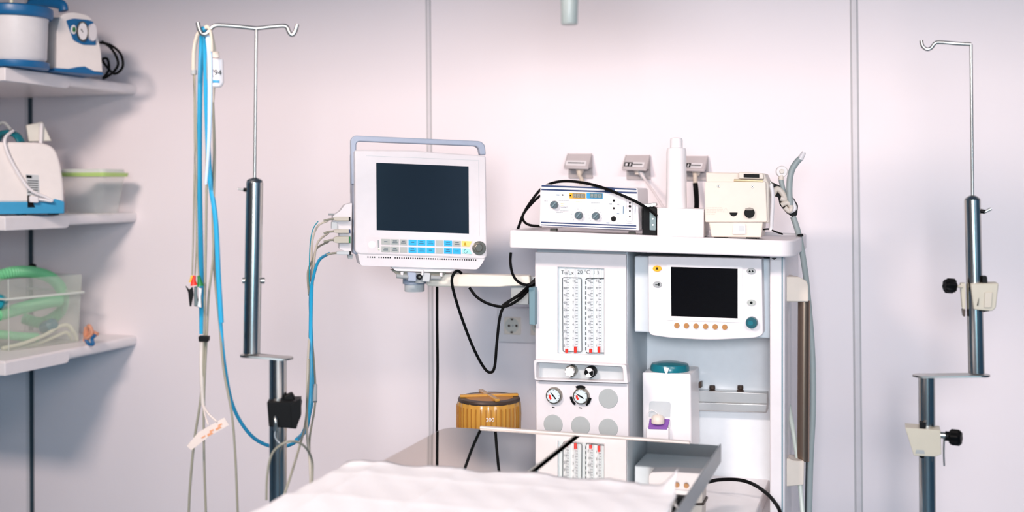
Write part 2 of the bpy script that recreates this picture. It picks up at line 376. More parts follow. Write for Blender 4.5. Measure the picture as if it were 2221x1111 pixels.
def hose(pts, r, nm, lab, mt=HOSE, rib=.0075):
    P = catmull(pts, 10); tot = sum((P[i+1]-P[i]).length for i in range(len(P)-1)); N = int(tot/rib*2)
    Q = []; acc = 0; seg = 0; step = tot/N
    j = 0; d = 0; cur = P[0]
    for i in range(N+1):
        target = i*step
        while j < len(P)-2 and d+(P[j+1]-P[j]).length < target: d += (P[j+1]-P[j]).length; j += 1
        l = (P[j+1]-P[j]).length or 1; Q.append(P[j].lerp(P[j+1], min(1, (target-d)/l)))
    cnt = [0]
    m = M(); L_ = []
    up = Vector((0, 0, 1))
    for i, p in enumerate(Q):
        tt = (Q[min(i+1, N)]-Q[max(i-1, 0)]).normalized(); up = (up-tt*up.dot(tt)).normalized(); sd = tt.cross(up); R = r*(1 if i % 2 else .8)
        L_.append([p+(up*math.cos(k*math.pi/7)+sd*math.sin(k*math.pi/7))*R for k in range(14)])
    m.loft(L_); return tag(m.obj(nm, mt), lab, 'hose')
def hp(u, v, k): return ft.p(u, v, -k)
hose([hp(-40, 640, .12), hp(-15, 606, .1), (hp(20, 592, .08)), hp(65, 590, .08), hp(105, 600, .08), hp(130, 622, .09), hp(138, 650, .1), hp(128, 680, .11), hp(90, 700, .12), hp(50, 690, .14)], .019, 'corrugated_hose', 'green corrugated breathing hose arching out of the top of the tub')
hose([hp(-40, 690, .05), hp(0, 682, .05), hp(50, 668, .045), hp(100, 656, .05), hp(128, 652, .06)], .02, 'corrugated_hose', 'pale green corrugated hose slanting behind the tub side, in mid height')
hose([hp(-50, 726, .06), hp(0, 726, .06), hp(40, 730, .06), hp(80, 732, .07)], .014, 'corrugated_hose', 'green corrugated hose lying low inside the tub')
tag(M().tube([hp(5, 756, .04), hp(50, 745, .035), hp(95, 728, .035), hp(130, 708, .035), hp(150, 708, .035), hp(166, 735, .035), hp(160, 752, .05), hp(120, 752, .06)], .006).obj('tubing', HOSEB), 'ivory silicone tubing curled along the bottom of the tub', 'tubing')
tag(M().tube([hp(30, 756, .05), hp(80, 746, .05), hp(120, 730, .045), hp(146, 722, .045), hp(158, 745, .05)], .005).obj('tubing', HOSEB), 'second ivory tube tucked under the curled one in the tub', 'tubing')
tag(M().lathe(hp(95, 712, .09), [(.018, 0), (.022, .01), (.022, .05), (.012, .06)], axis=(.7, -.2, .2)).obj('breathing_mask', TEAL), 'dark teal connector lying among the hoses in the tub', 'connector')
tag(M().lathe(hp(3, 655, .05), [(.02, 0), (.024, .01), (.02, .03)], axis=(.3, -.9, .1)).obj('hose_connector', CYAN2), 'teal connector ring at the left corner of the tub', 'connector')
tag(M().lathe(hp(70, 588, .16), [(.01, 0), (.014, .008), (.012, .02), (.004, .024)]).obj('rubber_stopper', BLACK), 'black rubber stopper peeking over the green hose', 'stopper')
# orange and blue clips
fc = Fr(195, 720, 3.05, 40)
t = thing('electrode_clip', 'peach and blue electrode clip leaning beside the frosted tub', 'clip', fc.p(195, (Z3,)))
q = Z3
c0 = fc.p(195, (Z3,))
m = M(); m.tube([c0+Vector((-.02, 0, .012)), c0+Vector((-.01, 0, .05)), c0+Vector((.006, -.01, .062)), c0+Vector((.016, -.01, .04)), c0+Vector((0, -.012, .024)), c0+Vector((-.018, 0, .03)), c0+Vector((-.022, .01, .055))], .006)
m.tube([c0+Vector((-.02, .01, .006)), c0+Vector((.0, .0, .04)), c0+Vector((.03, 0, .036))], .006); m.obj('jaw', ORGP, t)
m = M(); m.tube([c0+Vector((-.008, -.01, .02)), c0+Vector((.004, -.01, .006)), c0+Vector((.02, -.01, .006)), c0+Vector((.016, -.01, .022)), c0+Vector((.028, -.01, .034))], .0055); m.obj('spring_handle', BLUEP, t)
# ------------------------------------------------------------------ left drip stand
YL = 2.05
f = Fr(600, 600, YL, 25)
def vtube(f, pts, r, nm, mt, t, seg=28, cap_r=0):
    return M().tube(pts, r, seg=seg, smooth=False).obj(nm, mt, t, bevel=cap_r)
base = f.p(604, 1000); base.z = 0
t = thing('drip_stand', 'polished steel drip stand with offset pole, left, hung with cables', 'drip stand', base, 'steel drip stands')
r0 = .0172
lowt = f.p(603, 776); lowb = Vector((lowt.x, lowt.y, .05))
M().tube([lowt, lowb], r0, seg=32, smooth=False).obj('lower_pole', STEEL, t)
M().lathe((base.x, base.y, 0), [(.2, 0), (.2, .012), (.05, .05), (.025, .08)]).obj('floor_base', STEELB, t)
m = M(); hw = .022; p0 = f.p(545, 769); p1 = f.p(612, 775); 
pl = []
for p, q, s in ((p0, p1, -1), (p1, p0, 1)):
    for i in range(13):
        a_ = math.pi/2+math.pi*i/12 if s < 0 else -math.pi/2+math.pi*i/12
        d = f.ex*math.cos(a_)*hw+f.n*math.sin(a_)*hw; pl.append(p+d)
m.prism(pl, (0, 0, -.004)); m.obj('offset_plate', STEELB, t)
up_b = f.p(546, 768); up_t = f.p(552.5, 394)
M().tube([up_b, up_t], r0*.97, seg=32, smooth=False).obj('upper_pole', STEEL, t, bevel=.002)
d = (up_t-up_b).normalized()
M().lathe(up_t, [(r0*.95, 0), (r0*.8, .004), (r0*.3, .007), (.004, .008)], axis=d).obj('collar', STEELB, t)
rt = f.p(556, 62)
M().tube([up_t-d*.02, rt], .0031, seg=12, smooth=False).obj('height_rod', STEELB, t)
kn = M().tube([f.p(537, 413), f.p(528, 411)], .004, smooth=False).obj('locking_screw', BLACKP, t)
M().tube([f.p(531, 412), f.p(516, 410)], .0018, smooth=False).obj('screw_wing', STEELB, kn)
M().tube([f.p(537, 609, .0), f.p(526, 609, 0)], .006, smooth=False).obj('stud', STEELB, t); M().tube([f.p(560, 609), f.p(574, 609)], .006, smooth=False).obj('stud', STEELB, t)
def hookbar(fr, P, t, r=.0042): return M().tube([fr.p(*p) for p in P], r, seg=12, n=6).obj('hook_bar', STEELB, t)
hookbar(f, [(556, 62), (520, 58), (480, 55), (466, 56), (458, 62), (450, 72), (440, 74), (433, 66), (429, 49)], t)
hookbar(f, [(556, 62), (590, 58), (615, 56), (623, 60), (627, 70), (634, 76), (641, 68), (645, 53)], t)
# black clamp on the left stand
cl = M()
cl.poly(f, rnd([(579, 872), (648, 871), (652, 882), (643, 931), (583, 926)], 3), .034, .06)
cl = cl.obj('pole_clamp', BLACKP, t, bevel=.003); 
M().poly(f, rnd([(630, 880), (652, 864), (652, 905), (642, 930), (632, 926)], 2), .036, .03).obj('clamp_jaw', BLACKP, cl, bevel=.002)
M().poly(f, rnd([(612, 862), (632, 852), (640, 866), (636, 876), (612, 876)], 5), .01, .02).obj('clamp_lever', BLACKP, cl, bevel=.002)
M().tube([f.p(597, 905, .036), f.p(598, 915, .042), f.p(597, 934, .04)], .0042).obj('clamp_pin', STEELB, cl)
M().tube([f.p(597, 934, .04), f.p(596, 946, .03), f.p(600, 955, .024), f.p(607, 962, .02)], .0014).obj('pin_cord', LGREY, cl)
# cable bundles on the hook; (u, v, Y)
def cable(pts, r, mt, nm, lab, cat='cable', group=None, n=8, seg=9):
    return tag(M().tube([PY(*p) for p in pts], r, seg=seg, n=n).obj(nm, mt), lab, cat, group)
YC = 2.02
cable([(480, 700, YC), (474, 600, YC), (468, 480, YC), (455, 380, YC), (449, 250, YC), (446, 120, YC), (446, 78, YC-.01), (441, 63, YC-.02), (438, 80, YC+.03), (434, 200, YC+.03), (433, 380, YC+.03), (436, 560, YC+.03), (438, 725, YC+.02)], .0052, CYAN, 'blue_cable', 'thick cyan cable looped over the hook, one end clipped low')
cable([(474, 600, YC+.01), (478, 690, YC+.01), (487, 790, YC+.02), (505, 880, YC+.05), (540, 940, YC+.1), (580, 966, YC+.15), (620, 968, YC+.2), (650, 950, YC+.24), (670, 905, YC+.28), (678, 850, YC+.3), (677, 760, YC+.34), (673, 650, YC+.4), (680, 600, YC+.45), (692, 565, YC+.5), (714, 550, YC+.56)], .0038, CYAN, 'blue_cable', 'cyan cable swooping below the left pole up to the monitor')
cable([(643, 955, YC+.12), (664, 930, YC+.2), (672, 880, YC+.24), (674, 800, YC+.26), (674, 700, YC+.3), (676, 620, YC+.36)], .0046, CYAN, 'blue_cable', 'short thick cyan cable rising beside the cable that reaches the monitor')
cable([(452, 78, YC-.02), (456, 140, YC-.02), (455, 260, YC-.02), (452, 330, YC-.02), (447, 400, YC-.02)], lambda x: .0062-.0035*x, CYAN3, 'highlight_strand', 'pale blue highlight on the cyan cable at the front of the hook')  # highlight of the cyan cable modelled as a separate pale strand
cable([(444, 62, YC-.02), (450, 58, YC-.02), (458, 74, YC-.02), (464, 100, YC-.02), (465, 112, YC-.02)], .0035, BEIGE2, 'beige_cable', 'cream cable bent over the hook into the white connector box')
cable([(446, 61, YC-.03), (454, 62, YC-.03), (459, 85, YC-.03), (460, 112, YC-.03)], .003, BEIGE2, 'beige_cable', 'second cream cable beside the one entering the white connector box')
cable([(438, 64, YC), (428, 78, YC), (421, 110, YC), (420, 158, YC)], .0042, BEIGE2, 'beige_cable', 'short beige cable arching left off the hook to a grey sleeve')
tag(M().tube([PY(420.5, 152, YC), PY(420.5, 162, YC)], .006, smooth=False).obj('cable_sleeve', MGREY), 'small grey sleeve gripping the leftmost hanging wires', 'sleeve')
ws = [((420, 160, YC), (424, 280, YC), (421, 400, YC), (419, 520, YC), (417, 597, YC)), ((421, 160, YC), (422, 300, YC), (424, 420, YC), (426, 520, YC), (423, 597, YC)), ((422, 160, YC-.01), (427, 330, YC-.01), (426, 450, YC-.01), (428, 540, YC-.01), (431, 598, YC-.01))]
for p, nm in zip(ws, ('yellow', 'red', 'green')):
    cable(p, .0016, GREYC, 'electrode_wire', 'thin grey wire ending in the %s electrode clip' % nm, 'wire')
cable([(450, 70, YC), (449, 240, YC), (448, 420, YC), (446, 560, YC), (442, 760, YC), (436, 860, YC), (421, 960, YC), (412, 1060, YC), (409, 1125, YC)], .0026, GREYC, 'grey_cable', 'grey cable falling straight from the hook to the far lower left')
cable([(462, 222, YC), (466, 330, YC), (463, 460, YC), (462, 560, YC), (453, 640, YC), (449, 720, YC), (444, 820, YC), (442, 900, YC), (443, 1000, YC), (447, 1125, YC)], .0024, GREYC, 'grey_cable', 'thin grey cable from the white connector box straight to the floor')
cable([(462, 225, YC+.01), (464, 330, YC+.01), (461, 450, YC+.01), (466, 600, YC+.01), (476, 700, YC+.01), (485, 800, YC+.01), (503, 900, YC+.01), (511, 1000, YC+.01), (516, 1125, YC+.01)], .0024, GREYC, 'grey_cable', 'grey cable bowing right beside the swooping cyan cable')
t = thing('connector_box', 'white cable connector box with blue stripe hanging at the hook', 'connector box', PY(462, 190, YC+.01))
fb = Fr(462, 155, YC+.01, 25)
M().poly(fb, rnd([(441, 126), (483, 127), (484, 180), (478, 189), (455, 189), (441, 184)], 4), .006, .016).obj('housing', WHITE2, t, bevel=.003)
M().poly(fb, rnd([(455, 110), (474, 111), (475, 125), (455, 125)], 2), .002, .01).obj('cable_entry', CREAM, t, bevel=.001)
M().poly(fb, [(456, 173), (476, 174), (476, 180), (456, 179)], .0068, .001).obj('stripe', CYAN, t)
M().text('(94', fb.p(458, 163, .0072), fb.ex, fb.ez, .016).obj('marking', INK, t)
M().tube([fb.p(461, 189), fb.p(462, 224)], lambda x: .0055-.003*x, smooth=False).obj('strain_relief', BEIGE2, t)
# electrode clips
def eclip(nm, pts_body, jaw, mt, jm, lab, dd):
    fe = Fr(430, 620, YC-.005-dd, 25)
    t = thing('electrode_clip', lab, 'clip', fe.p(*pts_body[-1]))
    M().tube([fe.p(*p) for p in pts_body], lambda x: .003+.0045*x**1.5, n=4, seg=14).obj('boot', mt, t)
    M().poly(fe, jaw, .003, .007).obj('jaw', jm, t, bevel=.001)
    return t, fe
t1, fe = eclip('y', [(417, 598), (417, 606), (417, 612)], [(402, 620), (410, 629), (417, 622), (419, 640), (414, 666), (411, 664), (408, 635)], YEL, BLACKP, 'black-jawed electrode clip with yellow boot, leftmost of the three hanging', .0)
t2, fe = eclip('r', [(422, 598), (420, 609), (421, 619)], [(421, 622), (427, 622), (427, 640), (432, 665), (421, 665), (420, 640)], RED, mat('gunmetal', (90, 100, 100), .35, .7), 'steel-jawed electrode clip with red boot hanging by the cables', .012)
t3, fe = eclip('g', [(431, 598), (433, 610), (435, 621)], [(431, 625), (438, 625), (436, 645), (437, 668), (427, 666), (431, 645)], GREEN, ALU, 'silver-jawed electrode clip with green boot against the cyan cable', .02)
# black tie + paper tag
tag(M().poly(fe, rnd([(430, 730), (453, 731), (452, 742), (431, 742)], 2), .01, .02).obj('cable_tie', BLACKP, bevel=.001), 'small black clip pinching the hanging cables at mid height', 'cable clip')
tag(M().tube([PY(438, 742, YC), PY(437, 800, YC), PY(441, 880, YC)], .0045).obj('sensor_tube', mat('pale_sleeve', (222, 214, 208), .4, alpha=.75)), 'pale sensor sleeve below the small black cable clip', 'sleeve')
ftg = Fr(450, 945, YC-.02, 25)
t = thing('paper_tag', 'crumpled white paper tag with orange print tied to the cables', 'tag', ftg.p(450, 970))
m = M(); m.poly(ftg, [(405, 968), (430, 938), (486, 906), (497, 922), (452, 948), (415, 977)], .003, .0015); m.obj('tag_strip', PAPER, t)
m = M()
for i in range(5):
    u, v = 436+i*9+(i%2)*4, 950-i*6.5
    m.poly(ftg, [(u, v-(i%3)), (u+9, v-6), (u+10+(i%2)*4, v-3), (u+2, v+2+(i%2)*2)], .0036, .0004)
m.obj('tag_print', PAPERS, t)
M().tube([ftg.p(441, 880), ftg.p(452, 898), ftg.p(470, 915, .004)], .0022).obj('string', PAPER, t)
M().tube([ftg.p(441, 882), ftg.p(446, 905), ftg.p(452, 922, .004)], .0016).obj('string', PAPER, t)
# cables around lower left pole
cable([(578, 1085, YL-.1), (580, 1030, YL-.1), (590, 985, YL-.1), (615, 962, YL-.1), (640, 958, YL-.08), (662, 970, YL-.05), (677, 1000, YL), (677, 1050, YL)], .0022, GREYC, 'grey_cable', 'grey cable arching in front of the lower left pole')
cable([(612, 1085, YL-.1), (628, 1040, YL-.08), (648, 975, YL), (662, 920, YL+.08), (668, 850, YL+.15), (670, 780, YL+.2)], .0023, GREYC, 'grey_cable', 'grey cable slanting from the sheet corner up to the right bundle')
cable([(674, 1062, YL+.05), (672, 1000, YL+.05), (666, 940, YL+.1), (666, 860, YL+.15), (668, 780, YL+.2), (673, 700, YL+.3), (678, 620, YL+.4), (682, 560, YL+.5), (690, 525, YL+.55), (712, 506, YL+.6)], .0027, BEIGE2, 'beige_cable', 'beige cable from the sheet up to the upper plug of the monitor')
cable([(678, 620, YL+.42), (676, 570, YL+.5), (678, 520, YL+.55), (690, 490, YL+.58), (712, 479, YL+.6)], .0026, BEIGE2, 'beige_cable', 'beige cable bending into the topmost monitor plug')
cable([(670, 640, YL+.4), (668, 590, YL+.45), (680, 560, YL+.5), (688, 538, YL+.55), (712, 525, YL+.6)], .0026, GREYC, 'grey_cable', 'grey cable bending into the wide plug below')
cable([(674, 700, YL+.35), (671, 620, YL+.42), (672, 540, YL+.5), (678, 500, YL+.55), (690, 480, YL+.58)], .0013, CYAN2, 'thin_cable', 'thin teal wire outermost of the monitor cable bundle', 'wire')
cable([(676, 1045, YL+.05), (671, 960, YL+.1), (682, 890, YL+.2), (684, 850, YL+.23), (682, 800, YL+.25), (677, 740, YL+.27)], .0022, GREYC, 'grey_cable', 'grey cable behind the thick cyan cable right of the left pole')
tag(M().tube([PY(683.5, 835, YL+.235), PY(683, 872, YL+.215)], .005, smooth=False).obj('cable_plug', MGREY), 'grey plug sleeve hanging behind the cyan cable by the pole', 'plug')
tag(M().tube([PY(675, 588, 2.52), PY(675, 608, 2.5)], .0065, smooth=False).obj('cable_sleeve', MGREY), 'grey sleeve around the cable bundle left of the monitor', 'sleeve')
# ------------------------------------------------------------------ right drip stand
YR = 2.55
f = Fr(2060, 600, YR, 0)
lt = f.p(2010, 817); base = Vector((lt.x, lt.y, 0))
t = thing('drip_stand', 'polished steel drip stand with two beige clamps, at the right', 'drip stand', base, 'steel drip stands')
k = f.px(2010, 900); r1 = 17.5*k
lb = f.p(2012, 1111); dd = (lb-lt); lb = lt+dd*((lt.z-.05)/(lt.z-lb.z))
M().tube([lt, lb], r1, seg=32, smooth=False).obj('lower_pole', STEEL, t)
M().lathe((lb.x, lb.y, 0), [(.2, 0), (.2, .012), (.05, .05), (.025, .08)]).obj('floor_base', STEELB, t)
m = M(); pl = []; hw = .02
p0 = f.p(2001, 813.5); p1 = f.p(2125, 812)
for p, s in ((p0, -1), (p1, 1)):
    for i in range(13):
        a_ = math.pi/2+math.pi*i/12 if s < 0 else -math.pi/2+math.pi*i/12
        pl.append(p+f.ex*math.cos(a_)*hw+f.n*math.sin(a_)*hw)
m.prism(pl, (0, 0, -.004)); m.obj('offset_plate', STEELB, t)
ub_, ut_ = f.p(2118, 811), f.p(2109, 432)
M().tube([ub_, ut_], r1*.96, seg=32, smooth=False).obj('upper_pole', STEEL, t, bevel=.002)
d = (ut_-ub_).normalized()
M().lathe(ut_, [(r1*.95, 0), (r1*.6, .005), (.004, .008)], axis=d).obj('collar', STEELB, t)
M().tube([ut_-d*.02, f.p(2106, 96)], .0031, seg=12, smooth=False).obj('height_rod', STEELB, t)
hookbar(f, [(2106, 96), (2080, 95), (2040, 92), (2028, 94), (2020, 104), (2010, 107), (2001, 100), (1998, 88)], t, .0038)
kn = M().tube([f.p(2124, 457), f.p(2136, 460)], .0045, smooth=False).obj('locking_screw', BLACKP, t)
M().tube([f.p(2132, 462), f.p(2140, 458), f.p(2150, 453)], .003, smooth=False).obj('screw_wing', STEELB, kn)
def starknob(fr, u, v, r, d, nm, par, ax):
    c = fr.p(u, v, d); k = fr.px(u, v); m = M(); az = Vector(ax).normalized(); x = az.orthogonal().normalized(); y = az.cross(x); L_ = []
    for s, h in ((.75, 0), (1, .004), (1, .018), (.7, .023)):
        L_.append([c+az*h+(x*math.cos(i*math.pi/24)+y*math.sin(i*math.pi/24))*r*k*s*(1+.1*math.cos(i*math.pi/24*6)) for i in range(48)])
    return m.loft(L_).obj(nm, BLACKP, par)
cl = M().poly(f, rnd([(2105, 616), (2166, 615), (2160, 668), (2152, 675), (2112, 672)], 3), .032, .05).obj('pole_clamp', BEIGE, t, bevel=.002)
M().poly(f, rnd([(2136, 634), (2153, 634), (2150, 668), (2134, 668)], 2), .035, .004).obj('clamp_inset', BEIGE2, cl, bevel=.001)
M().poly(f, [(2123, 646), (2122, 663), (2119, 663)], .0345, .004).obj('clamp_slot', BLACKP, cl)
M().poly(f, rnd([(2083, 615), (2094, 615), (2094, 672), (2087, 670)], 2), .01, .03).obj('clamp_arm', BEIGE, cl, bevel=.002)
M().poly(f, rnd([(2086, 671), (2094, 671), (2093, 688), (2088, 686)], 2), .01, .02).obj('clamp_pad', BROWN, cl)
M().poly(f, rnd([(2131, 599), (2141, 599), (2142, 616), (2131, 616)], 3), .015, .02).obj('clamp_stud', BLACKP, cl)
M().poly(f, [(2130, 674), (2150, 670), (2146, 675), (2133, 677)], .02, .02).obj('clamp_pad', BLACKP, cl)
M().tube([f.p(2072, 621, .01), f.p(2088, 622, .01)], .003, smooth=False).obj('clamp_screw', BEIGE2, cl)
starknob(f, 2072, 621, 15.5, .012, 'clamp_knob', cl, (-1, -.35, .08))
cl = M().poly(f, rnd([(1963, 928), (2040, 934), (2042, 986), (2028, 991), (1982, 989)], 2), .034, .05).obj('pole_clamp', BEIGE, t, bevel=.002)
M().poly(f, [(1987, 976), (2004, 977), (2006, 985), (1985, 984)], .035, .004).obj('clamp_slot', MGREY, cl)
M().poly(f, rnd([(1995, 917), (2008, 917), (2008, 932), (1995, 931)], 1), .03, .02).obj('clamp_stud', BLACKP, cl)
M().poly(f, rnd([(1993, 988), (2005, 989), (2004, 995), (1996, 994)], 2), .03, .02).obj('clamp_pad', BLACKP, cl)
M().tube([f.p(2040, 944, .02), f.p(2050, 945, .02)], .007, smooth=False).obj('clamp_screw', STEELB, cl)
M().tube([f.p(2048, 948, .024), f.p(2047, 980, .024), f.p(2048, 1011, .024)], .0018).obj('locking_pin', STEELB, cl)
M().tube([f.p(2050, 946, .02), f.p(2060, 947, .02)], .010, smooth=False, seg=16).obj('knob_hub', BLACKP, cl)
starknob(f, 2060, 948, 17, .02, 'clamp_knob', cl, (1, -.25, 0))
# ------------------------------------------------------------------ surgical lamp
lc = PY(1235, 53, 1.95)
t = thing('surgical_lamp', 'grey grip of an overhead surgical lamp hanging at the top edge', 'lamp', (lc.x, lc.y, lc.z))
M().lathe((lc.x, lc.y, lc.z), [(.0135, 0), (.0145, .002), (.0152, .03), (.0195, .12)], seg=32).obj('handle', LAMPG, t)
M().lathe((lc.x, lc.y, lc.z+.12), [(.05, 0), (.18, .012), (.2, .03), (.19, .06), (.1, .1), (.04, .12)], seg=48).obj('lamp_head', WHITE2, t, bevel=.003)
M().tube([(lc.x, lc.y, lc.z+.22), (lc.x, lc.y, lc.z+.5), (lc.x+.3, lc.y+.1, lc.z+.6), (lc.x+.3, lc.y+.1, HT)], .02, smooth=False).obj('support_arm', WHITE2, t)
# ------------------------------------------------------------------ operating table
ZT = .94; TX0, TX1, TY0, TY1 = -.902, -.318, .97, 2.307; XM = -.609
t = thing('operating_table', 'mirror-polished steel veterinary operating table with split top', 'table', (-.6, 1.6, 0))
for a0, a1, cr in ((TX0, XM-.005, [0, 0, 0, .04]), (XM+.005, TX1, [0, 0, .006, 0])):
    m = M(); pr = rnd([(a0, TY0), (a1, TY0), (a1, TY1), (a0, TY1)], cr)
    m.prism([(x, y, ZT) for x, y in pr], (0, 0, -.030)); m.obj('table_leaf', MIRROR, t, bevel=.0015)
M().box(TX1+.0002, TX1+.003, TY0, TY1+.002, ZT-.034, ZT+.003).obj('side_rim', EDGE, t, bevel=.001)
M().box(XM-.0075, XM-.0045, TY0, TY1, ZT-.02, ZT+.0012).obj('leaf_edge', mat('gap_trim', (196, 190, 182), .5, .2), t)
M().box(XM-.0044, XM+.0049, TY0+.01, TY1-.004, ZT-.04, ZT-.0006).obj('gap_channel', mat('gap_black', (1, 1, 1), 1, ior=1.02), t)
a = PY(1042, 929, TY1+.008); b_ = PY(1497, 962, TY1+.008)
M().tube([a, b_], .0052, smooth=False, seg=16).obj('end_rail', mat('satin_rail', (198, 190, 186), .4, .3), t, bevel=.001)
M().box(-.75, -.45, 1.2, 1.9, ZT-.09, ZT-.05).obj('under_frame', STEELB, t)
M().box(-.68, -.52, 1.45, 1.65, .1, ZT-.09).obj('column', STEELB, t, bevel=.01)
M().box(-.82, -.38, 1.15, 1.95, 0, .1).obj('foot', ALU, t, bevel=.01)
# absorbent sheet
def sheet():
    m = M(); NX, NY = 90, 90; far = 1.95; near = 1.02; V = []
    x0, x1 = -.968, -.331
    for j in range(NY+1):
        row = []
        for i in range(NX+1):
            s = i/NX; q = j/NY; x = x0+(x1-x0)*s
            wob = .003*math.sin(s*13)+.002*math.sin(s*41+1)+.0016*math.sin(s*97)+.001*math.sin(s*190)-.035*max(0, (.16-s)/.16)**1.5
            y = near+(far+wob-near)*q
            xe = .006*math.sin(q*31)+.004*math.sin(q*67+2)
            x += xe*(1 if s < .04 else 0) + (xe*.6 if s > .96 else 0)
            z = ZT+.0035+.0006*math.sin(x*43+y*11)+.0007*math.sin(y*37-x*9)+.0006*math.sin(x*90+y*70)
            z += .0022*math.exp(-((s*4 % 1)-.5)**2*500)+.0018*math.exp(-((q*6 % 1)-.5)**2*500)
            if x < -.948: z -= (-.948-x)*.9
            e = max(0, q-.97)/.03; z += .004*e*(1+math.sin(s*25))*.5
            cz = max(0, (s-.93)/.07)*max(0, (q-.93)/.07); z += .03*cz**1.5; x -= .006*cz
            cl_ = max(0, (.2-s)/.2)*max(0, (q-.97)/.03); z += .004*cl_
            row.append(m.bm.verts.new((x, y, z)))
        V.append(row)
    for j in range(NY):
        for i in range(NX): m.face([V[j][i], V[j][i+1], V[j+1][i+1], V[j+1][i]])
    o = m.obj('absorbent_sheet', CLOTH)
    s = o.modifiers.new('thick', 'SOLIDIFY'); s.thickness = .0015; s.offset = 1
    return tag(o, 'white absorbent sheet spread over the steel operating table', 'sheet')
sheet()
# ------------------------------------------------------------------ anaesthesia machine
YB = 2.72
T = Fr(1260, 700, YB, 0)
t = am = thing('anaesthesia_machine', 'white anaesthesia machine with flow meters, gauges and black screen', 'anaesthesia machine', (T.p(1400, 900).x, 3.0, 0))
# tray
fy = 2.64
def tz(x, top):
    a = PY(1103, 499 if top else 538, fy); b_ = PY(1700, 522 if top else 558, fy)
    return a.z+(b_.z-a.z)*(x-a.x)/(b_.x-a.x)
xa = PY(1103, 520, fy).x; xb = PY(1722, 520, fy).x; yb = 3.08
out = rnd([(xa, fy), (xb, fy), (xb, yb), (xa, yb)], [.012, .045, .03, .012], 8)
inn = rnd([(xa+.012, fy+.012), (xb-.012, fy+.012), (xb-.012, yb-.012), (xa+.012, yb-.012)], [.008, .036, .024, .008], 8)
m = M(); n = len(out)
lo = [[m.bm.verts.new((x, y, tz(x, 0))) for x, y in out], [m.bm.verts.new((x, y, tz(x, 1))) for x, y in out], [m.bm.verts.new((x, y, tz(x, 1))) for x, y in inn], [m.bm.verts.new((x, y, tz(x, 1)-.008)) for x, y in inn]]
for a, b_ in zip(lo, lo[1:]):
    for i in range(n): m.face([a[i], a[(i+1) % n], b_[(i+1) % n], b_[i]])
m.face(lo[0][::-1]); m.face(lo[3]); m.obj('top_tray', WHITE, t, bevel=.003)
TZ = lambda x: tz(x, 1)-.008
# left column body
zt = T.p(1160, 549).z
xL = T.p(1161, 700).x; xR = T.p(1359, 700).x
m = M(); m.box(xL, xR, YB+.012, 3.15, .12, tz((xL+xR)/2, 0)+.006); m.obj('column_body', PANEL, t, bevel=.003)
wo_ = [(1209, 579), (1310, 583), (1310, 771), (1209, 767)]
m = M(); m.ring(T, [(1160, 547), (1358, 552), (1359, 792), (1161, 783)], wo_, .0, .011); m.obj('flow_panel', WHITE, t, bevel=.002)
fm = M().poly(T, wo_, -.010, .002).obj('flow_meter', mat('flow_scale', (214, 222, 224), .5), t)
m = M()
for i, u in enumerate((1227, 1246, 1279, 1297)):
    m.poly(T, [(u-7, 584), (u+7, 584), (u+7, 768), (u-7, 768)], -.008, .0016)
m.obj('scale_strip', mat('scale_white', (232, 234, 236), .5), fm)
for i, u in enumerate((1227, 1246, 1279, 1297)):
    M().tube([T.p(u+1, 581, -.004), T.p(u+1, 769, -.004)], .0032, smooth=False, seg=12).obj('flow_tube', mat('flow_tube_glass', (230, 236, 240), .08, alpha=.15), fm)
    M().tube([T.p(u+2, 757 if i % 2 == 0 else 752, -.003), T.p(u+2, 765, -.003)], .0036, smooth=False, seg=12).obj('float', RED, fm)
m = M()
for i, u in enumerate((1227, 1246, 1279, 1297)):
    for j in range(25):
        v = 606+j*6.1; w_ = 0 if j % 2 == 0 else 2
        m.poly(T, [(u+3-w_, v), (u+7, v), (u+7, v+.9), (u+3-w_, v+.9)], -.0062, .0004)
    for j in range(10):
        s = str(10-j) if i % 2 else '%d' % (10*(9-j)) if j < 9 else '5'
        m.text(s, T.p(u-5, 612+j*15.6, -.006), T.ex, T.ez, .0085)
m.text('Tu/Lx', T.p(1217, 595, -.006), T.ex, T.ez, .0135); m.text('20 °C', T.p(1252, 594, -.006), T.ex, T.ez, .0135); m.text('1.3', T.p(1286, 595, -.006), T.ex, T.ez, .0125)
def strip(m, fr, P, w, d, dep=.0006):
    for (a, b) in zip(P, P[1:]):
        A = Vector(a); B = Vector(b); nn = Vector((-(B-A).y, (B-A).x)).normalized()*w/2
        m.poly(fr, [tuple(A-nn), tuple(B-nn), tuple(B+nn), tuple(A+nn)], d, dep)
strip(m, T, rnd([(1220, 602), (1261, 603), (1262, 764), (1221, 763)], 4)+[(1220, 606)], 1.4, -.006)
strip(m, T, [(1310, 604), (1274, 604), (1270, 607)], 2.2, -.006); strip(m, T, [(1271, 764), (1274, 766), (1310, 766)], 2.2, -.006)
for j in range(14): strip(m, T, [(1270.5, 610+j*11), (1270.5, 617+j*11)], 2.2, -.006)
m.obj('scale_print', INK, fm)
M().poly(T, wo_, -.0012, .0008).obj('window_pane', mat('pane', (225, 235, 240), .06, alpha=.05), fm)
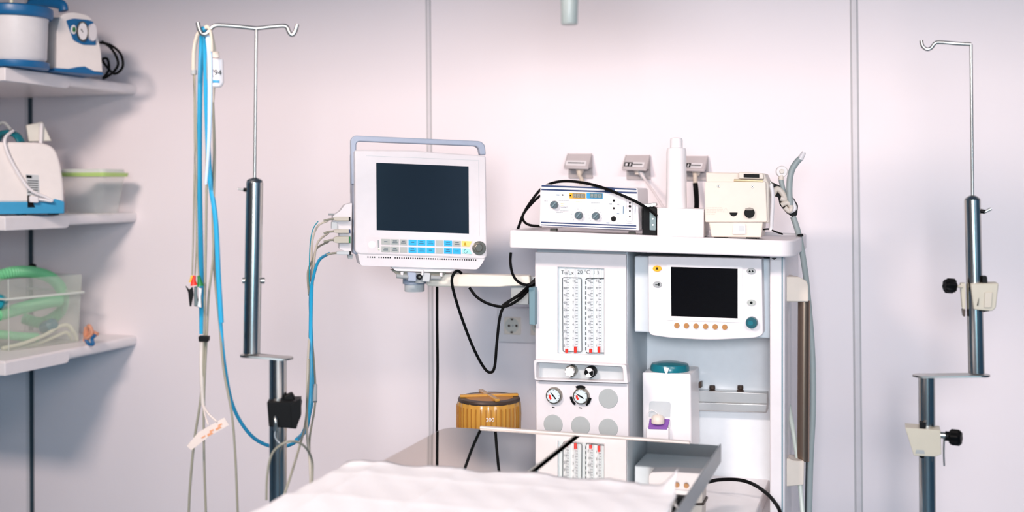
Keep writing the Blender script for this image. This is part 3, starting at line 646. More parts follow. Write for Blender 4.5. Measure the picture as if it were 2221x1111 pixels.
# knob ledge
lo_ = rnd([(1157, 781), (1358, 792), (1362, 832), (1159, 825)], [6, 6, 2, 4], 5); li = rnd([(1163, 786), (1350, 796), (1352, 828), (1163, 822)], [6, 6, 2, 4], 5)
M().ring(T, lo_, li, .022, .03).obj('knob_ledge', WHITE, t, bevel=.002)
M().poly(T, rnd([(1160, 783), (1356, 794), (1358, 830), (1160, 823)], 3), -.006, .01).obj('ledge_back', LGREY, t)
for u, v, st in ((1236, 806, 0), (1278, 808, 1)):
    kb = M().disc(T, u+1, v, 12.5, .016, .022).obj('flow_knob', BLACKP if st else KEYGRY, t, bevel=.001)
    if st:
        m = M(); m.disc(T, u-1, v+1, 10.5, .0185, .003); fk = m.obj('knob_face', WHITE2, kb)
        m = M()
        for s in (0, 1):
            c = T.p(u-1, v+1, .0192); k = T.px(u, v)*10
            m.prism([c]+[c+T.ex*(k*math.cos(a_+s*math.pi+2.2))+T.ez*(k*math.sin(a_+s*math.pi+2.2)) for a_ in [i*math.pi/2/8 for i in range(9)]], T.n*.0005)
        m.obj('knob_mark', BLACKP, kb)
    else:
        c = T.p(u-1, v+1, .024); k = T.px(u, v)*10; m = M(); lp = []
        for h in (0, .01): lp.append([c+T.n*h+(T.ex*math.cos(i*math.pi/32)+T.ez*math.sin(i*math.pi/32))*k*(1+.1*math.cos(i*math.pi/4)) for i in range(64)])
        m.loft(lp).obj('knob_face', WHITE2, kb)
# gauge panel
M().poly(T, [(1162, 827), (1362, 833), (1364, 1090), (1164, 1085)], .004, .015).obj('gauge_panel', WHITE, t, bevel=.002)
def gauge(u, v, ang, arcs):
    g = M().disc(T, u, v, 18.5, .016, .012, r2=17).obj('pressure_gauge', KEYGRY, t, bevel=.001)
    M().disc(T, u, v, 14.5, .0168, .002).obj('dial_face', mat('dial', (215, 226, 228), .4), g)
    c = T.p(u, v, .0175); k = T.px(u, v)
    P = lambda r, a_: c+T.ex*(r*k*math.cos(a_))+T.ez*(r*k*math.sin(a_))
    m = M(); A_ = [math.radians(x) for x in range(165, 236, 10)]
    m.prism([P(10.5, x) for x in A_]+[P(6, x) for x in A_[::-1]], T.n*.0005); m.obj('red_zone', RED, g)
    m = M()
    for i in range(11):
        a_ = math.radians(230-i*28); m.prism([P(12, a_-.04), P(13.6, a_-.04), P(13.6, a_+.04), P(12, a_+.04)], T.n*.0005)
    m.obj('dial_ticks', INK, g)
    a_ = math.radians(ang); m = M(); m.prism([P(12, a_), P(2, a_+1.2), P(8, a_+math.pi+.2), P(8, a_+math.pi-.2), P(2, a_-1.2)], T.n*.0006); m.obj('needle', BLACKP, g)
    if arcs:
        c = T.p(u, v, .0075)
        m = M()
        for a0, a1 in ((62, 118), (185, 235), (305, 355)):
            A_ = [math.radians(a0+(a1-a0)*i/8) for i in range(9)]; m.prism([P(24, x) for x in A_]+[P(19, x) for x in A_[::-1]], T.n*.003)
        m.obj('gauge_mount', BLACKP, g)
    m = M(); m.poly(T, [(u-3, v+23), (u+3, v+24), (u+3, v+26), (u-3, v+25)], .0048, .0006); m.obj('gauge_mark', INK, g)
gauge(1200, 859.5, 130, 0); gauge(1259, 860.5, 150, 1)
for u, v in ((1319, 865), (1199.5, 921), (1259, 925), (1319, 930)):
    M().disc(T, u, v, 21.5, .0055, .006).obj('blank_cap', MGREY if 0 else mat('cap_grey', (172, 176, 175), .55), t, bevel=.001)
# back panel and right part
YP = 2.97
Bk = Fr(1500, 700, YP, 0)
xR0 = xR; xPr = T.p(1669, 800).x
M().box(xR0-.01, xPr+.005, YP, 3.15, .12, tz(-.4, 0)+.004).obj('back_panel', mat('pale_panel', (232, 236, 240), .5), t)
M().poly(Bk, [(1376, 742), (1383, 742), (1385, 1050), (1378, 1050)], .006, .01).obj('panel_trim', LGREY, t)
# right upright
xp1 = T.p(1702, 800).x
M().box(xPr, xp1, YB+.005, 3.15, .06, tz(xPr, 0)+.004).obj('upright', WHITE, t, bevel=.004)
M().box(xp1-.0075, xp1-.0045, YB+.003, YB+.01, .06, tz(xPr, 0)).obj('upright_seam', BLUEG2, t)
# rail
m = M()
m.poly(Bk, [(1381, 843), (1664, 853), (1665, 877), (1383, 868)], .035, .035); m.obj('equipment_rail', ALU, t, bevel=.002)
M().poly(Bk, [(1381, 868), (1665, 877), (1663, 896), (1383, 888)], .041, .041).obj('equipment_rail', ALU, t, bevel=.003)
for u in (1545, 1606):
    M().lathe(Bk.p(u, 849, .02), [(.010, 0), (.0085, .003), (.006, .0045), (.0075, .006), (.0075, .014), (.006, .015)], seg=16).obj('rail_screw', BROWN, t)
# screen unit
S = Fr(1530, 650, YB-.015, 0)
t2 = M().poly(S, rnd([(1406, 556), (1652, 561), (1655, 726), (1640, 733), (1540, 738), (1450, 733), (1412, 727), (1407, 720)], [2, 2, 6, 10, 30, 30, 6, 3]), .0, .05).obj('control_unit', WHITE, t, bevel=.004, seg=3)
M().poly(Fr(1530, 650, YB+.035, 0), [(1376, 556), (1676, 561), (1676, 735), (1376, 720)], 0, .14).obj('unit_support', PANEL, t, bevel=.003)
S.ex = S.ex
M().ring(S, [(1446, 573), (1610, 578), (1611, 700), (1447, 695)], [(1455, 579), (1600, 583), (1600, 691), (1456, 686)], .002, .004).obj('screen_bezel', WHITE2, t2)
M().poly(S, [(1455, 579), (1600, 583), (1600, 691), (1456, 686)], .0012, .002).obj('screen', SCREEN2, t2)
for i in range(6): M().disc(S, 1467.5+i*20.8, 706.5+i*.75, 6, .004, .005, r2=5.4).obj('soft_key', COPPER, t2)
for u, v, mt_ in ((1425, 583, ORG), (1425.5, 617.5, MGREY), (1629, 588.5, MGREY), (1629.5, 657, GREYK)):
    kk = M().disc(S, u, v, 10, .003, .004, ry=6.8, r2=9.4).obj('oval_button', mt_, t2)
    m = M(); c = S.p(u, v, .0036); k = S.px(u, v)
    if v < 586: m.prism([c+S.ex*x*k+S.ez*y*k for x, y in ((-3.5, -2), (-2, -1), (-1.3, 2.5), (0, 3.4), (1.3, 2.5), (2, -1), (3.5, -2))], S.n*.0003)
    elif v < 600: m.prism([c+S.ex*x*k+S.ez*y*k for x, y in ((-6, -2), (-3, 3), (0, -2))], S.n*.0003); m.prism([c+S.ex*x*k+S.ez*y*k for x, y in ((2, -3), (2, 3), (6, 0))], S.n*.0003)
    elif v < 630: m.prism([c+S.ex*x*k+S.ez*y*k for x, y in ((-5, -1.5), (1, -1.5), (1, 1), (-5, 0))], S.n*.0003); m.prism([c+S.ex*x*k+S.ez*y*k for x, y in ((2, -3), (5, -3), (5, 3), (2, 3))], S.n*.0003)
    else: m.prism([c+S.ex*math.cos(i*.7)*3*k+S.ez*math.sin(i*.7)*3*k for i in range(9)], S.n*.0003)
    m.obj('button_symbol', INK, kk)
M().disc(S, 1425.5, 693, 2.4, .002, .003).obj('status_lamp', mat('lit_lamp', (255, 250, 240), .4, emit=1.0), t2)
dk = M().disc(S, 1629.5, 701, 13.2, .014, .016, r2=11.8).obj('dial_knob', TEALD, t2, bevel=.001)
M().disc(S, 1628, 701, 5.5, .0148, .002).obj('knob_dimple', TEAL, dk)
# work shelf
ZW = .715
xs = PZ(1662, 1060, ZW).x
m = M(); pr = rnd([(xL+.2, 2.42), (xs, 2.42), (xs, YP+.005), (xL+.2, YP+.005)], [.02, .03, 0, 0]); m.prism([(x, y, ZW) for x, y in pr], (0, 0, -.035)); m.obj('work_shelf', WHITE2, t, bevel=.004)
M().box(xL+.02, xp1-.02, 2.74, 3.14, .1, ZW-.035).obj('lower_cabinet', WHITE, t, bevel=.005)
for x in (xL+.05, xp1-.06):
    for y in (2.62, 3.1): M().lathe((x, y, 0), [(.012, 0), (.04, .006), (.04, .07), (.02, .12)], seg=16).obj('caster', BLACKP, t)
M().box(xL, xp1, 2.6, 3.15, .09, .13).obj('foot_frame', LGREY, t, bevel=.01)
# side brackets and tube
R = Fr(1730, 700, 2.83, 20)
for P_ in ([(1699, 600), (1735, 601), (1750, 610), (1754, 620), (1754, 655), (1698, 655)], [(1697, 998), (1712, 995), (1722, 1000), (1745, 1001), (1744, 1053), (1697, 1057)]):
    M().poly(R, rnd(P_, 3), .04, .07).obj('hose_bracket', CREAM, t, bevel=.004)
M().tube([R.p(1744, 652, .01), R.p(1742, 1000, .01)], .0145, smooth=False, seg=24).obj('side_tube', BROWNC, t)
M().poly(T, rnd([(1673, 560), (1685, 560), (1679, 564)], 1), .0, .01).obj('tray_bolt', BLACKP, t)
# arm
A_ = Fr(1030, 610, 2.72, 12)
arm = thing('monitor_arm', 'cream swing arm carrying the patient monitor beside the machine', 'monitor arm', A_.p(1040, 622))
M().poly(A_, rnd([(925, 594), (960, 594), (1148, 599), (1151, 620), (1100, 621), (1085, 623), (960, 622), (925, 621)], [6, 2, 3, 3, 6, 6, 6, 6]), .0, .05).obj('arm_beam', mat('arm_cream', (226, 220, 208), .4), arm, bevel=.004)
M().poly(A_, [(1108, 619), (1148, 620), (1146, 662), (1108, 660)], -.012, .05).obj('clamp_block', MGREY, arm, bevel=.002)
M().box(A_.p(1146, 600).x-.03, xL, 2.80, 2.84, A_.p(1146, 620).z-.045, A_.p(1146, 600).z-.005).obj('arm_bracket', LGREY, arm)
M().poly(Fr(1153, 660, 2.70, 0), rnd([(1147, 624), (1160, 624), (1160, 705), (1148, 704)], 1), 0, .06).obj('side_plate', BLUEG2, am, bevel=.002)
c = A_.p(899, 618, -.02); k = A_.px(899, 618)
M().lathe((c.x, c.y, A_.p(899, 634).z), [(.024, 0), (.0255, .002), (.0255, .02), (.024, .022)]).obj('pivot', LGREY, arm)
M().lathe((c.x, c.y, A_.p(899, 634).z+.02), [(.03, 0), (.03, .016), (.026, .018)]).obj('pivot_collar', BLUEG, arm)
# ------------------------------------------------------------------ patient monitor
Q = Fr(910, 440, 2.64, 31)
t = mon = thing('patient_monitor', 'white patient monitor with dark screen, blue keys and carry handle', 'monitor', Q.p(910, 590))
M().poly(Q, rnd([(769, 326), (900, 327), (945, 331), (1054, 338), (1057, 556), (1050, 563), (777, 552), (770, 545)], [5, 3, 3, 5, 8, 4, 6, 4]), 0, .035).obj('front_bezel', WHITE, t, bevel=.004, seg=3)
M().poly(Q, rnd([(764, 330), (1050, 342), (1052, 560), (766, 552)], 6), -.034, .075).obj('casing', BLUEG, t, bevel=.006)
M().poly(Q, rnd([(776, 550), (1052, 561), (1046, 572), (1036, 585), (782, 577)], [2, 2, 2, 6, 6]), -.002, .09).obj('lower_housing', WHITE, t, bevel=.003)
m = M()
us = [797+i*4.8 for i in range(4)]+[821+i*4.85 for i in range(6)]+[856+i*4.85 for i in range(37)]
for u in us:
    v = 556.2+(u-797)*.0285; m.poly(Q, [(u, v), (u+2.2, v), (u+2.4, v+3), (u, v+3)], -.0012, .002)
o = m.obj('vent_holes', BLACKP, t)
M().poly(Q, [(816, 353), (1016, 361), (1017, 507), (817, 499)], .0012, .003).obj('screen', SCREEN, t)
m = M(); strip(m, Q, [(794, 338), (1038, 348), (1040, 512)], .7, .0005); m.obj('bezel_groove', LGREY, t)
kp = M().poly(Q, [(794, 513), (1026, 521), (1016, 558), (799, 549)], .001, .002).obj('key_panel', mat('keypad', (224, 216, 218), .5), t)
ks = [(350, 490, 'g'), (500, 630, 'g'), (645, 762, 'g'), (785, 915, 'b'), (930, 1060, 'b'), (1075, 1205, 'b'), (1220, 1340, 'n'), (1355, 1485, 'b'), (1500, 1625, 'g')]
c2 = 'ggnbbbnbb'
for row in (0, 1):
    for i, (x0, x1, cc) in enumerate(ks):
        cc = cc if row == 0 else c2[i]
        f0 = lambda x: 500+((135 if row == 0 else 255)+(x-350)*.0265)/7.4
        U0, U1 = 780+x0/7.403, 780+x1/7.403; v0, v1 = f0(x0), f0(x1); h = 12.3
        ky = M().poly(Q, [(U0, v0), (U1, v1), (U1, v1+h), (U0, v0+h)], .0022, .0015).obj('key', BLUEK if cc == 'b' else GREYK, kp)
        if cc != 'n':
            m = M(); um = (U0+U1)/2; vm = (v0+v1)/2+h/2
            ln = [(-4, 4, -2.4), (-5, 5, 1.6)] if (i+row) % 3 else [(-3.6, 3.6, -.4)]
            for a, b, dv in ln:
                uu = um+a
                while uu < um+b-.5:
                    w_ = .9+.5*random.random(); m.poly(Q, [(uu, vm+dv-.9), (uu+w_, vm+dv-.9), (uu+w_, vm+dv+.9), (uu, vm+dv+.9)], .0026, .0003); uu += w_+.45
            m.obj('key_print', mat('key_ink', (60, 84, 100), .6), kp)
def q_(x, y): return (780+x/7.403, 500+y/7.4)
ky = M().poly(Q, [q_(1638, 168), q_(1805, 175), q_(1765, 262), q_(1640, 256)], .0022, .0015).obj('alarm_key', YELK, kp)
m = M(); m.poly(Q, [q_(1670, 240), q_(1680, 225), (q_(1682, 200)), q_(1693, 190), q_(1704, 200), q_(1708, 225), q_(1718, 242)], .0026, .0003); m.obj('bell_symbol', mat('ochre', (190, 150, 20), .6), kp)
ky = M().poly(Q, [q_(1642, 288), q_(1762, 294), q_(1805, 378), q_(1645, 372)], .0022, .0015).obj('mode_key', CYANK, kp)
m = M(); rr = [(780+(1702+26*math.cos(i*.5))/7.403, 500+(337+30*math.sin(i*.5))/7.4) for i in range(11)]; strip(m, Q, rr, 1.0, .0026, .0003); m.obj('arrow_symbol', TEAL, kp)
M().disc(Q, 807, 531, 8.2, .0018, .002).obj('power_key', WHITE2, kp)
M().poly(Q, rnd([(819, 521), (822, 520.5), (823, 543), (820, 543)], 1), .002, .001).obj('level_strip', MGREY, kp)
M().disc(Q, 822, 540, 1.8, .0028, .001).obj('power_led', mat('led_yellow', (250, 245, 180), .4, emit=1.2), kp)
kn = M().disc(Q, 1039.5, 538.5, 15.2, .004, .005).obj('jog_dial', KEYGRY, t, bevel=.001)
M().disc(Q, 1039, 537.5, 11, .018, .015, r2=8.5).obj('dial_cap', KEYGRY, kn, bevel=.0015)
# handle
oh = rnd([(762, 400), (761, 302), (768, 294), (1042, 306), (1052, 314), (1054, 336)], [0, 6, 8, 8, 6, 0]); ih = [(1042, 336), (1039, 322), (1033, 317), (778, 307), (773, 311), (772, 400)]
M().poly(Q, oh+rnd(ih, [0, 3, 3, 3, 3, 0]), -.03, .028).obj('carry_handle', BLUEG, t, bevel=.003)
M().poly(Q, rnd([(762, 352), (766, 345), (766, 420), (762, 420)], 1), -.09, .04).obj('rear_cover', BEIGE, t)
# side module with plugs
sm = M().poly(Q, rnd([(764, 440), (748, 444), (738, 458), (722, 468), (722, 496), (736, 498), (736, 540), (762, 552)], 3), -.03, .05).obj('input_module', WHITE, t, bevel=.003)
M().poly(Q, [(719, 482), (731, 482), (731, 497), (719, 496)], -.024, .02).obj('module_label', LGREY, sm)
M().tube([Q.p(712, 465, -.03), Q.p(725, 465, -.03)], .0022, smooth=False).obj('module_latch', MGREY, sm)
def plug(u0, u1, v, h, mt, ring_m, lab_v):
    m = M(); m.poly(Q, rnd([(u0, v-h*.7), (u0+6, v-h), (u1, v-h), (u1, v+h), (u0+6, v+h), (u0, v+h*.7)], 1), -.01, .014); p = m.obj('cable_plug', mt, bevel=.001)
    M().poly(Q, [(u1, v-h), (u1+3, v-h), (u1+3, v+h), (u1, v+h)], -.011, .012).obj('colour_ring', ring_m, p)
    M().tube([Q.p(u0+1, v, -.017), Q.p(u0-10, v+1, -.02), Q.p(u0-22, v+4, -.02)], .0026).obj('strain_relief', GREYC, p)
    tag(p, lab_v, 'plug', 'plugs in the side of the monitor')
plug(724, 757, 475, 4, BEIGE2, BLACKP, 'beige cable plug with black ring, topmost in the monitor side')
plug(724, 757, 502, 4, BEIGE2, NAVY, 'beige cable plug with blue ring, second from top in the monitor side')
plug(724, 757, 520.5, 7, BEIGE, GREEN, 'wide beige cable plug with green ring in the monitor side')
plug(730, 758, 549, 3.6, LGREY, BLACKP, 'light grey plug of the cyan cable, lowest in the monitor side')
M().poly(Q, rnd([(754, 553), (766, 553), (764, 562), (756, 562)], 1), -.02, .02).obj('module_foot', MGREY, sm)
# mount under monitor
M().poly(Q, rnd([(846, 576), (984, 581), (988, 586), (975, 591), (858, 588)], [2, 2, 2, 4, 4]), -.01, .07).obj('mount_plate', WHITE2, t, bevel=.002)
M().poly(Q, [(851, 587), (968, 590), (958, 602), (862, 596)], -.02, .05).obj('mount_underside', mat('olive_grey', (140, 138, 126), .5), t)  # darker olive grey than the plate above
M().tube([Q.p(860, 599, .0), Q.p(885, 601, 0)], .0055, smooth=False, seg=16).obj('mount_pin', MGREY, t)
M().tube([Q.p(934, 602, .0), Q.p(955, 603, 0)], .0055, smooth=False, seg=16).obj('mount_pin', MGREY, t)
M().poly(Q, rnd([(885, 591), (903, 592), (903, 611), (885, 610)], 2), .004, .03).obj('mount_hinge', BLUEG, t, bevel=.002)
M().poly(Q, rnd([(917, 592), (934, 593), (932, 612), (916, 611)], 2), .004, .03).obj('mount_hinge', LGREY, t, bevel=.002)
M().poly(Q, rnd([(901, 592), (919, 593), (919, 615), (901, 614)], 2), -.004, .02).obj('mount_block', MGREY, t)
ml = M().disc(Q, 910, 601, 6, .006, .012).obj('mount_lock', BLACKP, t); M().disc(Q, 910, 601, 2.6, .0068, .002).obj('lock_pin', KEYGRY, ml)
for u, v in ((872, 594), (957, 596)): M().tube([Q.p(u, v-4, .0), Q.p(u, v+4, 0)], .004, smooth=False).obj('mount_screw', WHITE2, t)
M().tube([Q.p(917, 586, .006), Q.p(916, 597, .006)], .003, smooth=False).obj('mount_screw', WHITE2, t)
# ------------------------------------------------------------------ things on the tray
def zt_at(fr, u, d=0): q = fr.p(u, (0,), d); return TZ(q.x)
G = Fr(1280, 450, 2.74, 4)
zg = zt_at(G, 1280)
t = thing('nerve_stimulator', 'white control box with navy stripes and two small displays', 'control unit', G.p(1280, (zg,)))
ft_ = [(1173, 399), (1382, 407), (1384, 497), (1171, 488)]
M().poly(G, rnd([(1172, 400), (1383, 408), (1386, 500), (1170, 491)], [6, 6, 2, 2]), 0, .19).obj('case', WHITE2, t, bevel=.0015)
m = M(); m.poly(G, rnd([(1175, 401.5), (1379, 409), (1381, 412.5), (1174, 405)], 1.5), .001, .0015)
m.poly(G, [(1174, 409.5), (1381, 416.5), (1381, 420), (1174, 412.8)], .001, .0015)
m.poly(G, [(1173, 481), (1380, 489), (1380, 491.8), (1173, 483.8)], .001, .0015); m.poly(G, [(1173, 487), (1380, 495), (1380, 497), (1173, 489)], .001, .0015)
m.poly(G, [(1310, 406), (1332, 407), (1335, 419), (1313, 418)], .001, .0015)
m.obj('stripe', NAVY, t)
def g_(x, y): return (1160+x/8.542, 390+y/8.542)
def gd(x0, x1, y0, y1, mt_, d, nm, par, r=0, sl=.035):
    P_ = [g_(x0, y0), g_(x1, y0+(x1-x0)*sl), g_(x1, y1+(x1-x0)*sl), g_(x0, y1)]
    return M().poly(G, rnd(P_, r) if r else P_, d, .0015).obj(nm, mt_, par)
for x0, mt_, bm_ in ((640, ORG, 0), (958, SKY, 1)):
    dd_ = gd(x0, x0+300, 240, 345, mt_, .0014, 'display', t, 1)
    gd(x0+(60 if x0 < 900 else 60), x0+290, 250, 335, LCD if not bm_ else mat('lcd_blue', (70, 110, 120), .4), .002, 'display_window', dd_)
    m = M()
    for j in range(3):
        xx = x0+80+j*70; yy = 262+j*3
        for (a, b, c_, e) in ((0, 0, 40, 6), (0, 30, 40, 36), (0, 60, 40, 66), (0, 0, 7, 66), (33, 0, 40, 66)):
            m.poly(G, [g_(xx+a, yy+b), g_(xx+c_, yy+b), g_(xx+c_, yy+e), g_(xx+a, yy+e)], .0024, .0003)
    m.obj('display_digits', LCD2, dd_)
gd(645, 675, 278, 305, INK, .002, 'mark', t); 
for x, y in ((345, 465), (800, 662), (1118, 675)):
    u, v = g_(x, y)
    kb = M().disc(G, u, v, 8.8, .016, .015, r2=7.8).obj('control_knob', KNOB, t, bevel=.001)
    M().poly(G, [(u-5, v+4), (u-3, v+6), (u+6, v-5), (u+4, v-6.5)], .0185, .003).obj('knob_pointer', mat('knob_light', (110, 132, 140), .4), kb)
m = M()
for x, y in ((800, 662), (1118, 675)):
    for i in range(11):
        a_ = math.radians(225-i*27); u, v = g_(x, y); r_ = 13.8
        uu, vv = u+r_*math.cos(a_), v-r_*math.sin(a_)
        strip(m, G, [(u+12.6*math.cos(a_), v-12.6*math.sin(a_)), (u+15*math.cos(a_), v-15*math.sin(a_))], .6, .0012, .0005)
def dash(x, y, w_, h=9):
    xx = x
    while xx < x+w_:
        ww = 8+random.random()*14; m.poly(G, [g_(xx, y), g_(xx+ww, y), g_(xx+ww, y+h), g_(xx, y+h)], .0012, .0005); xx += ww+7
for a in ((170, 388, 70), (440, 380, 190), (520, 365, 0), (480, 500, 110), (490, 515, 90), (460, 572, 150), (400, 605, 120), (1040, 425, 160), (1700, 808, 90), (1525, 460, 40), (1520, 800, 40), (1380, 435, 30), (1385, 450, 26)): dash(*a)
m.obj('panel_print', mat('pale_ink', (150, 160, 168), .6), t)
m = M(); dash(760, 405, 100); dash(480, 435, 60); dash(480, 470, 40); m.obj('amber_print', mat('amber_ink', (240, 210, 150), .6), t)
m = M(); m.poly(G, [g_(400, 275), g_(455, 277), g_(455, 290), g_(400, 288)], .0014, .001); m.poly(G, [g_(1325, 792), g_(1382, 794), g_(1382, 808), g_(1325, 806)], .0014, .001); m.poly(G, [g_(1520, 620), g_(1565, 622), g_(1565, 634), g_(1520, 632)], .0014, .001)
m.poly(G, [g_(1635, 490), g_(1645, 490), g_(1642, 632), g_(1632, 630)], .0014, .001); m.poly(G, [g_(1855, 490), g_(1864, 490), g_(1861, 635), g_(1852, 635)], .0014, .001); m.obj('blue_marks', mat('mark_blue', (30, 110, 150), .5), t)
for x, y, r_ in ((515, 283, 1.5), (1462, 387, 2.4), (1462, 528, 2.2), (1458, 725, 5.6)): M().disc(G, *g_(x, y), r_, .0016, .002).obj('jack', BLACKP, t)
sl = M().poly(G, rnd([g_(1690, 310), g_(1820, 310), g_(1812, 785), g_(1682, 785)], 7, ), .0012, .0015).obj('slot_plate', LGREY, t)
M().poly(G, rnd([g_(1700, 320), g_(1808, 320), g_(1800, 775), g_(1692, 775)], 6.5, ), .0018, .0015).obj('slot_inlay', WHITE, sl)
for y, r_ in ((430, 2), (493, 2.8), (578, 1.9), (682, 1.6)): M().disc(G, *g_(1760, y), r_, .0026, .002).obj('slot_jack', BLACKP, sl)
for u in (1200, 1370):
    for dd_ in (-.015, -.15): 
        P_ = [G.p(u-7, (zg-.001,), dd_), G.p(u+7, (zg-.001,), dd_), G.p(u+7, 499+(u-1280)*.04, dd_), G.p(u-7, 499+(u-1280)*.04, dd_)]
        M().prism(P_, G.n*.015).obj('rubber_foot', mat('dark_foot', (60, 62, 58), .6), t)
# black recorder beside it
D_ = Fr(1408, 470, 2.80, 8); zd = zt_at(D_, 1408)
t = thing('battery_pack', 'black device with steel clamp top beside the striped control box', 'device', D_.p(1408, (zd,)))
m = M(); m.prism([D_.p(u, v) for u, v in ((1393, (zd,)), (1425, (zd,)), (1426, 453), (1412, 448), (1394, 450))], D_.n*.1); m.obj('device_body', BLACKP, t, bevel=.002)
M().poly(D_, [(1396, 443), (1422, 440), (1424, 446), (1410, 451), (1396, 451)], -.01, .06).obj('clamp_top', STEELB, t, bevel=.001)
M().poly(D_, rnd([(1409, 459), (1423, 462), (1422, 500), (1409, 499)], 2), .003, .004).obj('side_plate', mat('gunmetal', (90, 100, 100), .35, .7), t)
for v in (475, 488): M().disc(D_, 1416, v, 1.5, .005, .003).obj('rivet', ALU, t)
# white box and bottle
W = Fr(1475, 480, 2.76, 3); zw = zt_at(W, 1475)
t = thing('white_box', 'plain white cardboard-like box in the middle of the top tray', 'box', W.p(1476, (zw,)))
m = M(); m.prism([W.p(1425, (zw,)), W.p(1526, (zw,)), W.p(1527, 454), W.p(1425, 451)], W.n*.13); m.obj('box_shell', WHITE2, t, bevel=.003)
M().poly(W, [(1425, 451), (1527, 454), (1527, 457), (1425, 454)], .001, .05).obj('box_lid', WHITE2, t, bevel=.001)
c = W.p(1467, 453, -.055); k = W.px(1467, 380); 
zb_ = W.p(1467, 452.4).z
t = thing('white_bottle', 'tall white plastic bottle with cap standing on the white box', 'bottle', (c.x, c.y, zb_))
K = lambda v: HC+(HY-v)/FP*((c-CAM).dot(Vector((-ST, CT, 0))))
kk = ((c-CAM).dot(Vector((-ST, CT, 0))))/FP
M().lathe((c.x, c.y, 0), [(22*kk, zb_), (22.5*kk, zb_+.004), (22*kk, K(400)), (21.5*kk, K(330)), (20*kk, K(322)), (13*kk, K(320))]).obj('bottle_body', WHITE2, t)
M().lathe((c.x, c.y, 0), [(13.5*kk, K(321)), (13.5*kk, K(305)), (12.5*kk, K(300)), (8*kk, K(299))]).obj('bottle_cap', WHITE2, t, bevel=.001)
# cream ventilator box
V_ = Fr(1595, 440, 2.76, 2); zv = zt_at(V_, 1595)
t = thing('ventilator_box', 'cream metal ventilator box with black knob on the top tray', 'ventilator', V_.p(1595, (zv,)))
M().poly(V_, rnd([(1528, 394), (1661, 394), (1664, 478), (1662, 482), (1530, 482), (1529, 478)], 2), .006, .02).obj('front_cover', CREAM, t, bevel=.002)
m = M(); m.prism([V_.p(1537, 480), V_.p(1655, 480), V_.p(1651, (zv+.006,)), V_.p(1543, (zv+.006,))], V_.n*.13); m.obj('chassis', CREAM, t, bevel=.002)
M().poly(V_, rnd([(1531, 374), (1658, 376), (1668, 400), (1668, 484), (1534, 484)], 3), -.016, .14).obj('rear_case', CREAM, t, bevel=.003)
M().poly(V_, rnd([(1602, 373), (1655, 376), (1657, 389), (1602, 388)], 3), .0, .04).obj('top_module', CREAM, t, bevel=.002)
M().poly(V_, rnd([(1613, 377), (1647, 378), (1647, 386), (1613, 385)], 1), .0012, .004).obj('slot', BLACKP, t)
M().tube([V_.p(1592, 391, .006), V_.p(1655, 393, .006)], .0028, smooth=False).obj('hinge_rod', mat('brass_cream', (220, 200, 160), .35, .4), t)
for u, v in ((1558, 404), (1632, 405)):
    s_ = M().disc(V_, u, v, 3.6, .009, .004, r2=2.6).obj('screw', STEELB, t)
    M().disc(V_, u, v, 1.2, .0096, .001).obj('screw_slot', BROWN, s_)
kb = M().disc(V_, 1625, 462, 11.6, .016, .014, r2=10.8).obj('knob', BLACKP, t, bevel=.001); 
M().poly(V_, rnd([(1616, 452), (1634, 452), (1632, 456), (1618, 456)], 1), .0172, .002).obj('knob_mark', mat('warm_grey', (150, 142, 134), .5), kb)
c = V_.p(1591, 461, .0075); k = V_.px(1591, 461); m = M(); m.prism([c+V_.ex*(8.5*k*math.cos(x))+V_.ez*(8.5*k*math.sin(x)) for x in [math.pi+i*math.pi/14 for i in range(15)]], V_.n*.002); m.obj('knob_recess', BLACKP, t)
m = M()
for j in range(5): 
    uu = 1532
    while uu < (1564 if j < 3 else 1550): 
        w_ = 2+random.random()*4; m.poly(V_, [(uu, 450+j*3.6), (uu+w_, 450+j*3.6), (uu+w_, 451+j*3.6), (uu, 451+j*3.6)], .0066, .0005); uu += w_+1.2
strip(m, V_, [(1568, 460), (1574, 451), (1580, 460), (1568, 460)], .5, .0066)
m.obj('cover_print', mat('cream_ink', (205, 192, 180), .6), t)
lt_ = M().poly(V_, rnd([(1590, 487), (1617, 487), (1617, 508), (1588, 508)], 2), .007, .012).obj('latch', WHITE2, t, bevel=.001)
M().poly(V_, rnd([(1602, 490), (1614, 490), (1614, 502), (1602, 502)], 2), .0078, .001).obj('latch_window', LGREY, lt_)
for u in (1560, 1630): M().prism([V_.p(u-12, (zv,), -.01), V_.p(u+12, (zv,), -.01), V_.p(u+12, (zv+.006,), -.01), V_.p(u-12, (zv+.006,), -.01)], V_.n*.09).obj('foot', BLACKP, t)
M().tube([V_.p(1672, 400, -.03), V_.p(1676, 430, -.03), V_.p(1672, 500, -.03)], .005).obj('side_tubing', WHITE2, t)
cable([(1655, 498, 2.8), (1668, 497, 2.8), (1680, 502, 2.78), (1697, 508, 2.74)], .002, BLACK, 'black_cable', 'short black lead lying at the tray corner by the cream box')
